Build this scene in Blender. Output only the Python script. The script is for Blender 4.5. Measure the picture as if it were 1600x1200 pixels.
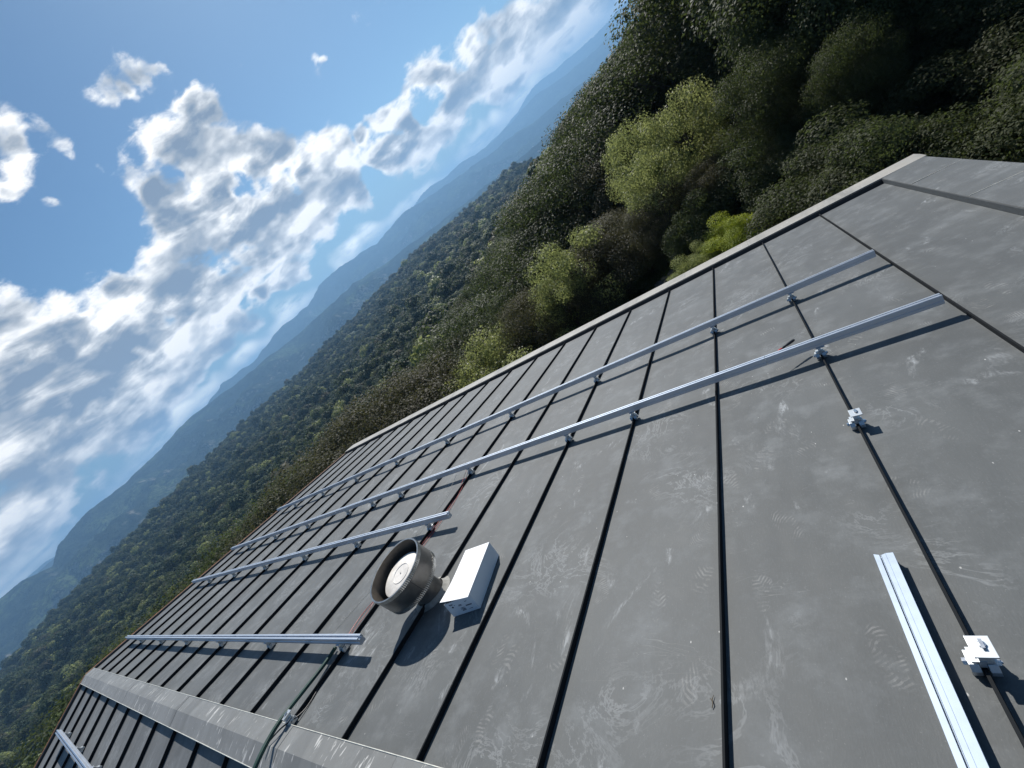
import bpy, bmesh, math, random
import numpy as np
from mathutils import Vector, Matrix, Euler

R = math.radians
scene = bpy.context.scene
for o in list(bpy.data.objects):
    bpy.data.objects.remove(o)
COL = scene.collection

# ------------------------------------------------------------------ camera
PITCH = R(15)                       # pitch of both roof slopes
CAM_F = 635.34                      # focal length in pixels of the 1600 px wide photograph
# columns: roof frame axes (x right along ridge, y down slope, z normal) in camera axes (x right, y down, z forward)
RF = np.array([[0.740856, 0.385783, -0.549821], [-0.354024, -0.471364, -0.807764], [-0.570788, 0.793087, -0.212637]])
CAM_H = 1.3872                      # eye height above the roof plane
cP, sP = math.cos(PITCH), math.sin(PITCH)
M = np.array([[1, 0, 0], [0, cP, sP], [0, -sP, cP]])    # roof frame -> world
CW = RF @ M.T                       # world -> camera (y down)
CAM_POS = M @ np.array([0, 0, CAM_H])
mw = Matrix.Identity(4)
for i in range(3):
    mw[i][0] = CW[0, i]; mw[i][1] = -CW[1, i]; mw[i][2] = -CW[2, i]; mw[i][3] = CAM_POS[i]
cd = bpy.data.cameras.new("camera"); cam = bpy.data.objects.new("camera", cd); COL.objects.link(cam)
cam.matrix_world = mw
cd.sensor_width = 36.0; cd.sensor_fit = 'HORIZONTAL'; cd.lens = CAM_F / 1600 * 36
cd.clip_start = 0.05; cd.clip_end = 60000
scene.camera = cam

def px_dir(x, y):                   # direction in the world towards a point of the photograph (1600 x 1200)
    d = CW.T @ np.array([(x - 800) / CAM_F, (y - 600) / CAM_F, 1.0])
    return d / np.linalg.norm(d)
def px_azel(x, y):
    d = px_dir(x, y)
    return math.degrees(math.atan2(d[0], d[1])), math.degrees(math.asin(d[2]))

# ------------------------------------------------------------------ light
SUN = np.array([-0.337, 0.689, 0.642]); SUN /= np.linalg.norm(SUN)
SUN_EL = math.asin(SUN[2]); SUN_AZ = math.atan2(SUN[0], SUN[1])
sl = bpy.data.lights.new("sun", 'SUN'); so = bpy.data.objects.new("sun", sl); COL.objects.link(so)
so.rotation_euler = Vector(SUN).to_track_quat('Z', 'Y').to_euler()
sl.energy = 4.9; sl.angle = R(0.53); sl.color = (1.0, 0.965, 0.91)

scene.view_settings.view_transform = 'Standard'; scene.view_settings.look = 'None'
scene.view_settings.exposure = 0.2; scene.view_settings.gamma = 1.0
scene.view_settings.use_curve_mapping = False
scene.cycles.max_bounces = 6; scene.cycles.diffuse_bounces = 3; scene.cycles.glossy_bounces = 3
scene.cycles.transparent_max_bounces = 6; scene.cycles.volume_bounces = 0
scene.cycles.transmission_bounces = 3
scene.cycles.use_denoising = True
scene.cycles.sample_clamp_indirect = 4.0

# ------------------------------------------------------------------ node helpers
class NT:
    def __init__(s, nt): s.nt = nt; s.n = nt.nodes; s.l = nt.links
    def add(s, t, **k):
        n = s.n.new(t)
        for a, b in k.items(): setattr(n, a, b)
        return n
    def put(s, sock, v):
        if v is None: return
        if isinstance(v, bpy.types.NodeSocket): s.l.new(v, sock)
        else:
            try: sock.default_value = v
            except Exception:
                sock.default_value = (v, v, v) if len(sock.default_value) == 3 else (v, v, v, 1)
    def m(s, op, a, b=None, c=None, clamp=False):
        n = s.add('ShaderNodeMath', operation=op, use_clamp=clamp)
        s.put(n.inputs[0], a)
        if b is not None: s.put(n.inputs[1], b)
        if c is not None: s.put(n.inputs[2], c)
        return n.outputs[0]
    def v(s, op, a, b=None):
        n = s.add('ShaderNodeVectorMath', operation=op)
        s.put(n.inputs[0], a)
        if b is not None: s.put(n.inputs[1], b)
        return n.outputs['Value'] if op in ('LENGTH', 'DOT_PRODUCT', 'DISTANCE') else n.outputs[0]
    def vscale(s, a, f):
        n = s.add('ShaderNodeVectorMath', operation='SCALE'); s.put(n.inputs[0], a); s.put(n.inputs['Scale'], f); return n.outputs[0]
    def rng(s, v, a, b, c=0.0, d=1.0, mode='SMOOTHSTEP'):
        n = s.add('ShaderNodeMapRange', interpolation_type=mode)
        s.put(n.inputs[0], v)
        for i, q in enumerate((a, b, c, d)): s.put(n.inputs[i + 1], q)
        return n.outputs[0]
    def noise(s, vec, scale, detail=4, rough=0.55, dist=0.0, dims='3D', w=None, col=False):
        n = s.add('ShaderNodeTexNoise', noise_dimensions=dims)
        s.put(n.inputs['Vector'], vec); s.put(n.inputs['Scale'], scale); s.put(n.inputs['Detail'], detail)
        s.put(n.inputs['Roughness'], rough); s.put(n.inputs['Distortion'], dist)
        return n.outputs[1 if col else 0]
    def mix(s, f, a, b, typ='MIX'):
        n = s.add('ShaderNodeMix', data_type='RGBA', blend_type=typ)
        s.put(n.inputs[0], f); s.put(n.inputs[6], a); s.put(n.inputs[7], b); return n.outputs[2]
    def comb(s, x, y, z):
        n = s.add('ShaderNodeCombineXYZ'); s.put(n.inputs[0], x); s.put(n.inputs[1], y); s.put(n.inputs[2], z); return n.outputs[0]
    def sep(s, v):
        n = s.add('ShaderNodeSeparateXYZ'); s.put(n.inputs[0], v); return n.outputs

# ------------------------------------------------------------------ sky with clouds (a function of the direction only)
world = bpy.data.worlds.new("World"); scene.world = world; world.use_nodes = True
t = NT(world.node_tree); t.n.clear()
out = t.add('ShaderNodeOutputWorld'); bg = t.add('ShaderNodeBackground')
t.l.new(bg.outputs[0], out.inputs[0])
sky = t.add('ShaderNodeTexSky', sky_type='NISHITA', sun_disc=False, sun_elevation=SUN_EL, sun_rotation=SUN_AZ,
            altitude=700.0, air_density=1.0, dust_density=0.5, ozone_density=2.0)
tc = t.add('ShaderNodeTexCoord'); D = t.v('NORMALIZE', tc.outputs['Generated'])
dx, dy, dz = t.sep(D)
DEG = 57.29578
az = t.m('MULTIPLY', t.m('ARCTAN2', dx, dy), DEG)
el = t.m('MULTIPLY', t.m('ARCSINE', dz), DEG)
AE = t.comb(az, el, 0.0)
# warp the mask coordinates a little so that no outline is an ellipse
wn = t.noise(D, 9.0, 2, 0.6, col=True)
AEw = t.v('ADD', AE, t.vscale(t.v('SUBTRACT', wn, (0.5, 0.5, 0.5)), 6.0))
def blob_ae(x, y, a, b, ang):       # ellipse drawn in photo pixels -> ellipse in azimuth / elevation
    c = np.array(px_azel(x, y)); e = 2.0
    J = np.stack([(np.array(px_azel(x + e, y)) - c) / e, (np.array(px_azel(x, y + e)) - c) / e], 1)
    t_ = R(ang); A = np.array([[math.cos(t_) * a, -math.sin(t_) * b], [math.sin(t_) * a, math.cos(t_) * b]])
    U, S, _ = np.linalg.svd(J @ A)
    return c, S, math.atan2(U[1, 0], U[0, 0])
def mask(blobs):
    cur = None
    for (x, y, a, b, ang, *w) in blobs:
        c, S, th = blob_ae(x, y, a, b, ang)
        mp = t.add('ShaderNodeMapping', vector_type='TEXTURE')
        t.put(mp.inputs[0], AEw); mp.inputs[1].default_value = (c[0], c[1], 0)
        mp.inputs[2].default_value = (0, 0, th); mp.inputs[3].default_value = (S[0], S[1], 1)
        L = t.v('LENGTH', mp.outputs[0])
        if w: L = t.m('ADD', L, 1 - w[0])
        if cur is None: cur = L
        else:
            n = t.add('ShaderNodeMath', operation='SMOOTH_MIN'); t.put(n.inputs[0], cur); t.put(n.inputs[1], L); n.inputs[2].default_value = 0.35
            cur = n.outputs[0]
    return cur
BL = [(320, 265, 90, 68, 0), (310, 180, 30, 38, 20), (395, 240, 52, 50, 0), (300, 345, 55, 60, 0), (370, 305, 70, 55, 0), (255, 300, 30, 50, 0), (505, 235, 50, 34, -30), (455, 290, 60, 34, -35), (530, 300, 100, 38, -35), (430, 335, 95, 52, -35), (350, 395, 90, 42, -35), (400, 350, 100, 40, -38), (600, 172, 22, 34, 60, 0.9), (565, 205, 16, 18, 0, 0.9), (640, 178, 34, 28, 0, 0.95), (690, 130, 60, 38, -35), (770, 90, 74, 42, -40), (850, 42, 84, 44, -42), (930, -8, 80, 46, -42), (645, 225, 70, 30, -40), (720, 178, 80, 26, -42), (810, 110, 70, 26, -42), (560, 270, 60, 28, -40), (600, 240, 70, 26, -40), (480, 360, 90, 28, -40), (900, 50, 60, 20, -42), (110, 520, 130, 50, -22), (20, 535, 80, 60, 0), (215, 468, 110, 50, -30), (330, 420, 120, 50, -38), (90, 600, 150, 70, -25), (200, 560, 150, 60, -38), (310, 480, 130, 44, -42), (50, 690, 130, 80, -35), (160, 640, 130, 52, -42), (60, 780, 120, 46, -42), (150, 740, 110, 28, -42, 0.95), (20, 860, 100, 34, -42), (240, 640, 100, 26, -42, 0.95), (430, 385, 80, 28, -40), (0, 620, 80, 100, 0), (330, 545, 90, 22, -42, 0.92), (420, 460, 80, 18, -42, 0.9), (-10, 235, 80, 95, 0, 0.4), (45, 215, 70, 50, -20, 0.3), (190, 140, 85, 62, -25, 0.36), (228, 115, 40, 40, 0, 0.25), (180, 205, 60, 34, -10, 0.15), (132, 205, 40, 26, 0, -0.05), (140, 245, 40, 32, 0, -0.1), (85, 318, 40, 34, 0, -0.12), (140, 318, 36, 26, -20, -0.1), (165, 342, 28, 34, 0, -0.1), (492, 100, 28, 42, 0, 0.0), (5, 300, 50, 50, 0, 0.3)]
HZ = [(60, 885, 110, 22, -43), (180, 765, 110, 22, -43), (300, 645, 110, 20, -43), (420, 525, 110, 18, -43), (560, 400, 110, 18, -43), (680, 290, 110, 18, -43), (800, 180, 110, 20, -43), (910, 75, 90, 20, -43)]
cov = t.rng(mask(BL), 0.5, 1.75, 1.1, -1.3, 'LINEAR')
P = t.v('MULTIPLY', D, (1.0, 1.0, 2.1))
def fbm(vec):
    a = t.noise(vec, 7.0, 6, 0.60, 0.15)
    return a
SV = Vector(SUN)
n0 = fbm(P)
# billow: rounded cauliflower relief
bn = t.noise(P, 15.0, 3, 0.55, 0.3)
bil = t.m('SUBTRACT', 1.0, t.m('MULTIPLY', t.m('ABSOLUTE', t.m('SUBTRACT', bn, 0.5)), 5.0))
dens_raw = t.m('ADD', t.m('ADD', t.m('ADD', cov, 0.42), t.m('MULTIPLY', t.m('SUBTRACT', n0, 0.5), 2.7)), t.m('MULTIPLY', t.m('SUBTRACT', bil, 0.5), 0.22))
nf = t.noise(P, 34.0, 5, 0.65, 0.4)
dens_raw = t.m('ADD', dens_raw, t.m('MULTIPLY', t.m('SUBTRACT', nf, 0.5), 1.5))
alpha = t.rng(dens_raw, -0.20, 0.75)
# a second look-up a little towards the sun gives the lit and the shaded sides
n1 = t.noise(t.v('ADD', P, tuple(0.034 * v * k for v, k in zip(SUN, (1, 1, 2.1)))), 7.0, 3, 0.55, 0.15)
n0s = t.noise(P, 7.0, 4, 0.55, 0.15)
rel = t.m('MULTIPLY', t.m('SUBTRACT', n0s, n1), 4.2)
big = t.noise(t.v('MULTIPLY', D, (1.0, 1.0, 3.4)), 6.0, 5, 0.6, 0.5)
thick = t.rng(dens_raw, 0.2, 1.9)
lit = t.m('ADD', t.m('SUBTRACT', 0.93, t.m('MULTIPLY', thick, 0.34)), rel)
lit = t.m('ADD', lit, t.m('MULTIPLY', t.m('SUBTRACT', bil, 0.5), 0.22))
lit = t.m('SUBTRACT', lit, t.m('MULTIPLY', t.rng(big, 0.42, 0.66), t.m('MULTIPLY', thick, 0.72)))
lit = t.rng(lit, 0.02, 1.12, 0.0, 1.0, 'LINEAR')
cr = t.add('ShaderNodeValToRGB'); t.put(cr.inputs[0], lit)
e = cr.color_ramp.elements
e[0].position = 0.0; e[0].color = (0.21, 0.27, 0.36, 1); e[1].position = 1.0; e[1].color = (1.12, 1.10, 1.06, 1)
q = e.new(0.40); q.color = (0.40, 0.44, 0.49, 1)
q = e.new(0.72); q.color = (0.72, 0.74, 0.76, 1)
# low pale band of distant cloud just above the mountains
hz = t.rng(mask(HZ), 0.25, 1.35, 1.0, 0.0)
hz = t.m('MULTIPLY', hz, t.rng(t.noise(t.v('MULTIPLY', D, (1, 1, 4.0)), 12.0, 5, 0.6), 0.26, 0.52))
SKYMUL = 0.11
skyc = t.mix(1.0, sky.outputs[0], (0.46, 0.60, 0.66, 1), 'MULTIPLY')
skyc = t.mix(t.rng(el, 12.0, -2.0), skyc, t.mix(1.0, skyc, (0.55, 0.60, 0.72, 1), 'MULTIPLY'))
skyv = t.add('ShaderNodeVectorMath', operation='SCALE'); t.put(skyv.inputs[0], skyc); skyv.inputs['Scale'].default_value = SKYMUL
c1 = t.mix(t.m('MULTIPLY', hz, 0.75), skyv.outputs[0], (2.3, 2.2, 1.95, 1))
c2 = t.mix(alpha, c1, cr.outputs[0])
bsc = t.add('ShaderNodeVectorMath', operation='SCALE'); t.put(bsc.inputs[0], c2); bsc.inputs['Scale'].default_value = 1.0 / SKYMUL
t.put(bg.inputs[0], bsc.outputs[0]); bg.inputs[1].default_value = SKYMUL
world.cycles.sampling_method = 'MANUAL'; world.cycles.sample_map_resolution = 512

# ------------------------------------------------------------------ materials
def new_mat(name):
    m = bpy.data.materials.new(name); m.use_nodes = True; k = NT(m.node_tree)
    b = k.n['Principled BSDF']
    return m, k, b
def simple(name, col, rough=0.5, metal=0.0, var=0.12, scale=30.0, bump=0.0, spec=None):
    m, k, b = new_mat(name)
    tcn = k.add('ShaderNodeTexCoord').outputs['Object']
    n = k.noise(tcn, scale, 4, 0.6)
    c = k.mix(k.rng(n, 0.3, 0.7), tuple(x * (1 - var) for x in col) + (1,), tuple(min(1, x * (1 + var)) for x in col) + (1,))
    k.put(b.inputs['Base Color'], c)
    dr_ = 0.02 if metal > 0.5 else 0.08
    k.put(b.inputs['Roughness'], k.rng(n, 0.2, 0.8, max(0.05, rough - dr_), rough + dr_))
    b.inputs['Metallic'].default_value = metal
    if spec is not None: b.inputs['Specular IOR Level'].default_value = spec
    if bump:
        bp = k.add('ShaderNodeBump'); bp.inputs['Strength'].default_value = bump; bp.inputs['Distance'].default_value = 0.002
        k.put(bp.inputs['Height'], n); k.put(b.inputs['Normal'], bp.outputs[0])
    return m

def zinc(name, base, dust=1.0, streaks=0.0, scuffs=1.0):
    m, k, b = new_mat(name)
    P_ = k.add('ShaderNodeTexCoord').outputs['Object']
    big = k.noise(P_, 0.9, 4, 0.6); mid = k.noise(P_, 5.0, 5, 0.65); fine = k.noise(k.v('MULTIPLY', P_, (60, 14, 60)), 3.0, 3, 0.7)
    grain = k.noise(P_, 160.0, 2, 0.6)
    c = k.mix(k.rng(big, 0.35, 0.65), tuple(x * 0.86 for x in base) + (1,), tuple(x * 1.12 for x in base) + (1,))
    c = k.mix(k.m('MULTIPLY', k.rng(mid, 0.45, 0.75), 0.30 * dust), c, (0.28, 0.295, 0.30, 1))
    c = k.mix(k.m('MULTIPLY', k.m('SUBTRACT', fine, 0.5), 0.35), c, (0.24, 0.25, 0.255, 1))
    c = k.mix(k.m('MULTIPLY', k.rng(grain, 0.62, 0.80), 0.25), c, (0.34, 0.34, 0.33, 1))
    if scuffs:
        # swept wisps of dust
        w1 = k.noise(P_, 2.6, 5, 0.72, 2.6)
        wisp = k.m('MULTIPLY', k.rng(k.m('ABSOLUTE', k.m('SUBTRACT', w1, 0.5)), 0.0, 0.035, 1.0, 0.0), k.rng(k.noise(P_, 1.7, 2, 0.5), 0.50, 0.66))
        c = k.mix(k.m('MULTIPLY', wisp, 0.20 * scuffs), c, (0.50, 0.52, 0.53, 1))
        # chalky swipes, a foot long, with a soft tail
        w3 = k.noise(k.v('MULTIPLY', P_, (1.5, 0.8, 1.0)), 2.1, 6, 0.62, 1.6)
        sw = k.m('MULTIPLY', k.rng(w3, 0.60, 0.72), k.rng(k.noise(k.v('MULTIPLY', P_, (26, 9, 9)), 2.0, 4, 0.65, 0.6), 0.38, 0.62))
        c = k.mix(k.m('MULTIPLY', sw, 0.50 * scuffs), c, (0.50, 0.52, 0.53, 1))
        # damp darker cloudings along the sheets
        w4 = k.noise(k.v('MULTIPLY', P_, (2.2, 0.5, 1.0)), 1.6, 5, 0.6, 0.4)
        c = k.mix(k.m('MULTIPLY', k.rng(w4, 0.50, 0.66), 0.40), c, (0.085, 0.09, 0.09, 1))
        # scratch marks
        w2 = k.noise(k.v('MULTIPLY', P_, (1.0, 3.2, 1.0)), 4.0, 3, 0.5, 1.0)
        scr = k.m('MULTIPLY', k.rng(k.m('ABSOLUTE', k.m('SUBTRACT', w2, 0.5)), 0.0, 0.006, 1.0, 0.0), k.rng(k.noise(P_, 3.1, 3, 0.5), 0.55, 0.66))
        c = k.mix(k.m('MULTIPLY', scr, 0.16 * scuffs), c, (0.55, 0.55, 0.53, 1))
        # dusty boot prints: treads inside scattered cells
        sp_ = k.v('ADD', k.v('MULTIPLY', P_, (1.0, 0.62, 1.0)), k.vscale(k.v('SUBTRACT', k.noise(P_, 9.0, 2, 0.5, col=True), (0.5, 0.5, 0.5)), 0.035))
        vo_ = k.add('ShaderNodeTexVoronoi', feature='F1', voronoi_dimensions='2D'); k.put(vo_.inputs['Vector'], sp_); vo_.inputs['Scale'].default_value = 5.2
        cx, cy, cz = k.sep(vo_.outputs['Color'])
        loc = k.v('SUBTRACT', sp_, vo_.outputs['Position'])
        lx, ly, lz = k.sep(loc)
        ang = k.m('MULTIPLY', cx, 6.28)
        ca, sa = k.m('COSINE', ang), k.m('SINE', ang)
        u = k.m('ADD', k.m('MULTIPLY', lx, ca), k.m('MULTIPLY', ly, sa)); v_ = k.m('SUBTRACT', k.m('MULTIPLY', ly, ca), k.m('MULTIPLY', lx, sa))
        foot = k.m('ADD', k.m('MULTIPLY', k.m('MULTIPLY', u, u), 260.0), k.m('MULTIPLY', k.m('MULTIPLY', v_, v_), 900.0))
        foot = k.rng(foot, 0.6, 1.3, 1.0, 0.0)
        tread = k.rng(k.m('SINE', k.m('ADD', k.m('MULTIPLY', u, k.m('ADD', 330.0, k.m('MULTIPLY', cz, 420.0))), k.m('MULTIPLY', k.m('ABSOLUTE', v_), k.m('MULTIPLY', cx, 330.0)))), -0.2, 0.5)
        keep = k.m('GREATER_THAN', cy, 0.50)
        worn = k.rng(k.noise(P_, 17.0, 4, 0.65), 0.44, 0.70)
        fm = k.m('MULTIPLY', k.m('MULTIPLY', foot, tread), k.m('MULTIPLY', keep, worn))
        c = k.mix(k.m('MULTIPLY', fm, 0.24 * scuffs), c, (0.46, 0.45, 0.43, 1))
        # small white flecks
        vf = k.add('ShaderNodeTexVoronoi', feature='F1', voronoi_dimensions='2D'); k.put(vf.inputs['Vector'], k.v('MULTIPLY', P_, (1.0, 0.55, 1.0))); vf.inputs['Scale'].default_value = 9.0
        fx, fy, fz = k.sep(vf.outputs['Color'])
        fl = k.m('MULTIPLY', k.rng(k.m('ADD', vf.outputs['Distance'], k.m('MULTIPLY', k.noise(P_, 90, 2), 0.05)), 0.030, 0.050, 1.0, 0.0), k.m('GREATER_THAN', fx, 0.78))
        c = k.mix(k.m('MULTIPLY', fl, 0.60), c, (0.66, 0.65, 0.62, 1))
    if streaks:
        q_ = k.v('MULTIPLY', P_, (30.0, 7.0, 7.0))
        s1 = k.noise(q_, 1.2, 3, 0.6, 0.2)
        s2 = k.rng(k.noise(P_, 1.2, 2, 0.5), 0.36, 0.55)
        c = k.mix(k.m('MULTIPLY', k.m('MULTIPLY', k.rng(s1, 0.60, 0.68), s2), 0.9 * streaks), c, (0.62, 0.61, 0.58, 1))
    k.put(b.inputs['Base Color'], c)
    k.put(b.inputs['Roughness'], k.m('ADD', k.m('MULTIPLY', mid, 0.16), 0.58))
    b.inputs['Metallic'].default_value = 0.0; b.inputs['Specular IOR Level'].default_value = 0.42
    b.inputs['Sheen Weight'].default_value = 0.22; b.inputs['Sheen Roughness'].default_value = 0.4
    bp = k.add('ShaderNodeBump'); bp.inputs['Strength'].default_value = 0.8; bp.inputs['Distance'].default_value = 0.025
    k.put(bp.inputs['Height'], k.m('ADD', k.m('MULTIPLY', k.noise(k.v('MULTIPLY', P_, (1.6, 0.7, 1)), 2.2, 2, 0.5), 0.8), k.m('MULTIPLY', fine, 0.02)))
    k.put(b.inputs['Normal'], bp.outputs[0])
    return m

MAT = {}
MAT['zinc'] = zinc('weathered_zinc', (0.090, 0.096, 0.096))
MAT['zinc_cap'] = zinc('weathered_zinc_cap', (0.175, 0.178, 0.172), 1.2, 1.0, 0.4)
MAT['zinc_cop'] = zinc('dusty_coping', (0.36, 0.34, 0.30), 1.2, 0.4, 0.3)
MAT['seam'] = simple('seam_shadow_zinc', (0.016, 0.018, 0.020), 0.7, 0.0, spec=0.08)  # near black: the shadow along each seam is painted into its colour
MAT['face'] = simple('shaded_face_zinc', (0.075, 0.082, 0.086), 0.6, 0.0, spec=0.2)  # upright face's shade painted in as a darker zinc
MAT['dark'] = simple('dark_zinc', (0.035, 0.038, 0.042), 0.55, 0.2)
MAT['edge'] = simple('pale_edge', (0.66, 0.64, 0.56), 0.4, 0.3)
MAT['alu'] = simple('mill_aluminium', (0.62, 0.67, 0.74), 0.36, 0.70, 0.02, 14.0, 0.03)
MAT['alu_b'] = simple('bright_aluminium', (0.58, 0.61, 0.63), 0.36, 0.6, 0.02, 40.0, 0.02)
MAT['alu_l'] = simple('dull_aluminium', (0.32, 0.38, 0.46), 0.46, 0.45, 0.10, 12.0, 0.0)
MAT['steel'] = simple('bolt_steel', (0.62, 0.62, 0.62), 0.25, 1.0, 0.1, 60.0)
MAT['wood'] = simple('orange_timber_trim', (0.36, 0.16, 0.075), 0.7, 0.0, 0.3, 12.0, 0.3)
MAT['wall'] = simple('lime_render', (0.42, 0.39, 0.33), 0.9, 0.0, 0.1, 3.0, 0.4)
MAT['card'] = simple('white_card', (0.86, 0.86, 0.86), 0.75, 0.0, 0.03, 8.0, 0.05)
MAT['card_grey'] = simple('label_ink', (0.03, 0.03, 0.05), 0.8, 0.0, 0.2, 80.0)
MAT['drum'] = simple('brown_zinc_drum', (0.19, 0.18, 0.165), 0.36, 0.55, 0.35, 6.0, 0.06)
MAT['drum_in'] = simple('dark_drum_lining', (0.13, 0.11, 0.09), 0.45, 0.3, 0.3, 9.0)
MAT['disc'] = simple('pale_vent_disc', (0.80, 0.76, 0.70), 0.6, 0.0, 0.14, 16.0)
MAT['rim'] = simple('bare_rim', (0.42, 0.42, 0.40), 0.3, 0.8, 0.2, 40.0)
MAT['mastic'] = simple('pale_mastic', (0.30, 0.295, 0.27), 0.8, 0.0, 0.2, 30.0, 0.5)
MAT['hose'] = simple('green_conduit', (0.022, 0.060, 0.050), 0.62, 0.0, 0.2, 20.0, 0.0, 0.25)
MAT['black'] = simple('black_plastic', (0.02, 0.02, 0.022), 0.4)
MAT['red'] = simple('red_plastic', (0.50, 0.05, 0.045), 0.4)
MAT['wire'] = simple('grey_wire', (0.35, 0.34, 0.30), 0.5)
MAT['twig'] = simple('dry_twig', (0.10, 0.075, 0.045), 0.9)

# ------------------------------------------------------------------ object helpers
def tag(o, label=None, cat=None, group=None, kind=None):
    if label: o['label'] = label
    if cat: o['category'] = cat
    if group: o['group'] = group
    if kind: o['kind'] = kind
    return o
def empty(name, loc=(0, 0, 0), rot=(0, 0, 0), label=None, cat=None, group=None):
    o = bpy.data.objects.new(name, None); COL.objects.link(o); o.location = loc; o.rotation_euler = rot
    o.empty_display_size = 0.1
    return tag(o, label, cat, group)
ROOF_ROT = (-PITCH, 0, 0)
def rw(x, y, z=0.0):                # roof frame -> world
    return Vector(M @ np.array([x, y, z], float))
RIDGE_Y = 0.331
RIDGE = rw(0, RIDGE_Y, 0)
class MB:
    def __init__(s): s.v = []; s.f = []; s.mi = []
    def add(s, vs, fs, mi=0):
        o = len(s.v); s.v += [tuple(map(float, p)) for p in vs]; s.f += [tuple(i + o for i in f) for f in fs]; s.mi += [mi] * len(fs)
    def box(s, x0, x1, y0, y1, z0, z1, mi=0):
        s.add([(x0, y0, z0), (x1, y0, z0), (x1, y1, z0), (x0, y1, z0), (x0, y0, z1), (x1, y0, z1), (x1, y1, z1), (x0, y1, z1)],
              [(0, 3, 2, 1), (4, 5, 6, 7), (0, 1, 5, 4), (1, 2, 6, 5), (2, 3, 7, 6), (3, 0, 4, 7)], mi)
    def prism_x(s, prof, x0, x1, mi=0):         # closed profile of (y, z) extruded along x
        n = len(prof)
        s.add([(x0, y, z) for y, z in prof] + [(x1, y, z) for y, z in prof],
              [tuple(range(n))[::-1], tuple(range(n, 2 * n))] + [(i, (i + 1) % n, n + (i + 1) % n, n + i) for i in range(n)], mi)
    def lathe(s, prof, n=32, c=(0, 0), mi=0, ax=None):
        o = len(s.v); vs = []
        for r, z in prof:
            for k in range(n):
                a = 2 * math.pi * k / n; vs.append((c[0] + r * math.cos(a), c[1] + r * math.sin(a), z))
        fs = [(i * n + k, i * n + (k + 1) % n, (i + 1) * n + (k + 1) % n, (i + 1) * n + k) for i in range(len(prof) - 1) for k in range(n)]
        s.add(vs, fs, mi)
    def tube(s, pts, rad, n=8, mi=0):
        pts = [Vector(p) for p in pts]; vs = []; fs = []
        rs = rad if isinstance(rad, (list, tuple)) else [rad] * len(pts)
        ref = Vector((0.123, 0.31, 0.94))
        for i, p in enumerate(pts):
            d = (pts[min(i + 1, len(pts) - 1)] - pts[max(i - 1, 0)]).normalized()
            a = d.cross(ref).normalized(); b2 = d.cross(a).normalized()
            for k in range(n):
                q = 2 * math.pi * k / n; vs.append(p + (a * math.cos(q) + b2 * math.sin(q)) * rs[i])
        m_ = len(pts)
        fs = [(i * n + k, i * n + (k + 1) % n, (i + 1) * n + (k + 1) % n, (i + 1) * n + k) for i in range(m_ - 1) for k in range(n)]
        fs += [tuple(range(n))[::-1], tuple(range((m_ - 1) * n, m_ * n))]
        s.add(vs, fs, mi)
    def build(s, name, mats, parent=None, xf=None, smooth=False, bevel=0.0, loc=None):
        me = bpy.data.meshes.new(name)
        vs = s.v if xf is None else [tuple(xf(p)) for p in s.v]
        me.from_pydata(vs, [], s.f); me.update()
        for m_ in (mats if isinstance(mats, (list, tuple)) else [mats]): me.materials.append(m_)
        me.polygons.foreach_set('material_index', s.mi)
        bm = bmesh.new(); bm.from_mesh(me); bmesh.ops.recalc_face_normals(bm, faces=bm.faces)
        if bevel: bmesh.ops.bevel(bm, geom=[e_ for e_ in bm.edges if len(e_.link_faces) == 2 and e_.calc_face_angle(0) > 0.6], offset=bevel, segments=2, affect='EDGES', profile=0.6)
        bm.to_mesh(me); bm.free()
        if smooth:
            me.polygons.foreach_set('use_smooth', [True] * len(me.polygons))
            try: me.set_sharp_from_angle(angle=R(40))
            except Exception: pass
        o = bpy.data.objects.new(name, me); COL.objects.link(o)
        if parent: o.parent = parent
        if loc: o.location = loc
        return o
def children(o): return [c for c in bpy.data.objects if c.parent == o]

# ------------------------------------------------------------------ the house: both roof slopes, caps, trims, walls
SP = 0.6
def seam_x(i): return 0.0417 - i * SP
XL, XR = -10.13, 1.24
Y_EAVE = 6.03
house = empty('house', tuple(RIDGE), (0, 0, 0), 'low pitched house roofed in dark grey standing seam zinc, seen from its ridge', 'house')
def hx(p):                          # roof-frame point -> local of the house Empty
    return rw(*p) - RIDGE
def rear(p):                        # rear slope frame: (x, distance behind the ridge, height) -> local of the house Empty
    return Vector((p[0], -p[1] * cP - p[2] * sP, -p[1] * sP + p[2] * cP))
REAR_LEN = 5.8
# sheets are gently dished so that the light runs unevenly over them
def sheet(y0, y1, xf, name):
    mb = MB(); rnd = random.Random(5)
    xs = [XL]; i = 16
    edges = sorted([seam_x(k) for k in range(-1, 17)] + [XL, XR])
    for a, b_ in zip(edges[:-1], edges[1:]):
        for q in range(6):
            xs.append(a + (b_ - a) * (q + 1) / 6)
    ny = 36; vs = []; fs = []
    ph = {e_: rnd.uniform(0, 6.28) for e_ in edges}
    for j in range(ny + 1):
        y = y0 + (y1 - y0) * j / ny
        for k, x in enumerate(xs):
            q = (k % 6) / 6; e_ = edges[min(k // 6, len(edges) - 1)]
            z = 0.0016 * math.sin(math.pi * q) * math.sin(y * 2.1 + ph[e_]) - 0.0012 * math.sin(math.pi * q)
            vs.append((x, y, z))
    w = len(xs)
    fs = [(j * w + k, j * w + k + 1, (j + 1) * w + k + 1, (j + 1) * w + k) for j in range(ny) for k in range(w - 1)]
    mb.add(vs, fs)
    return mb
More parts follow.
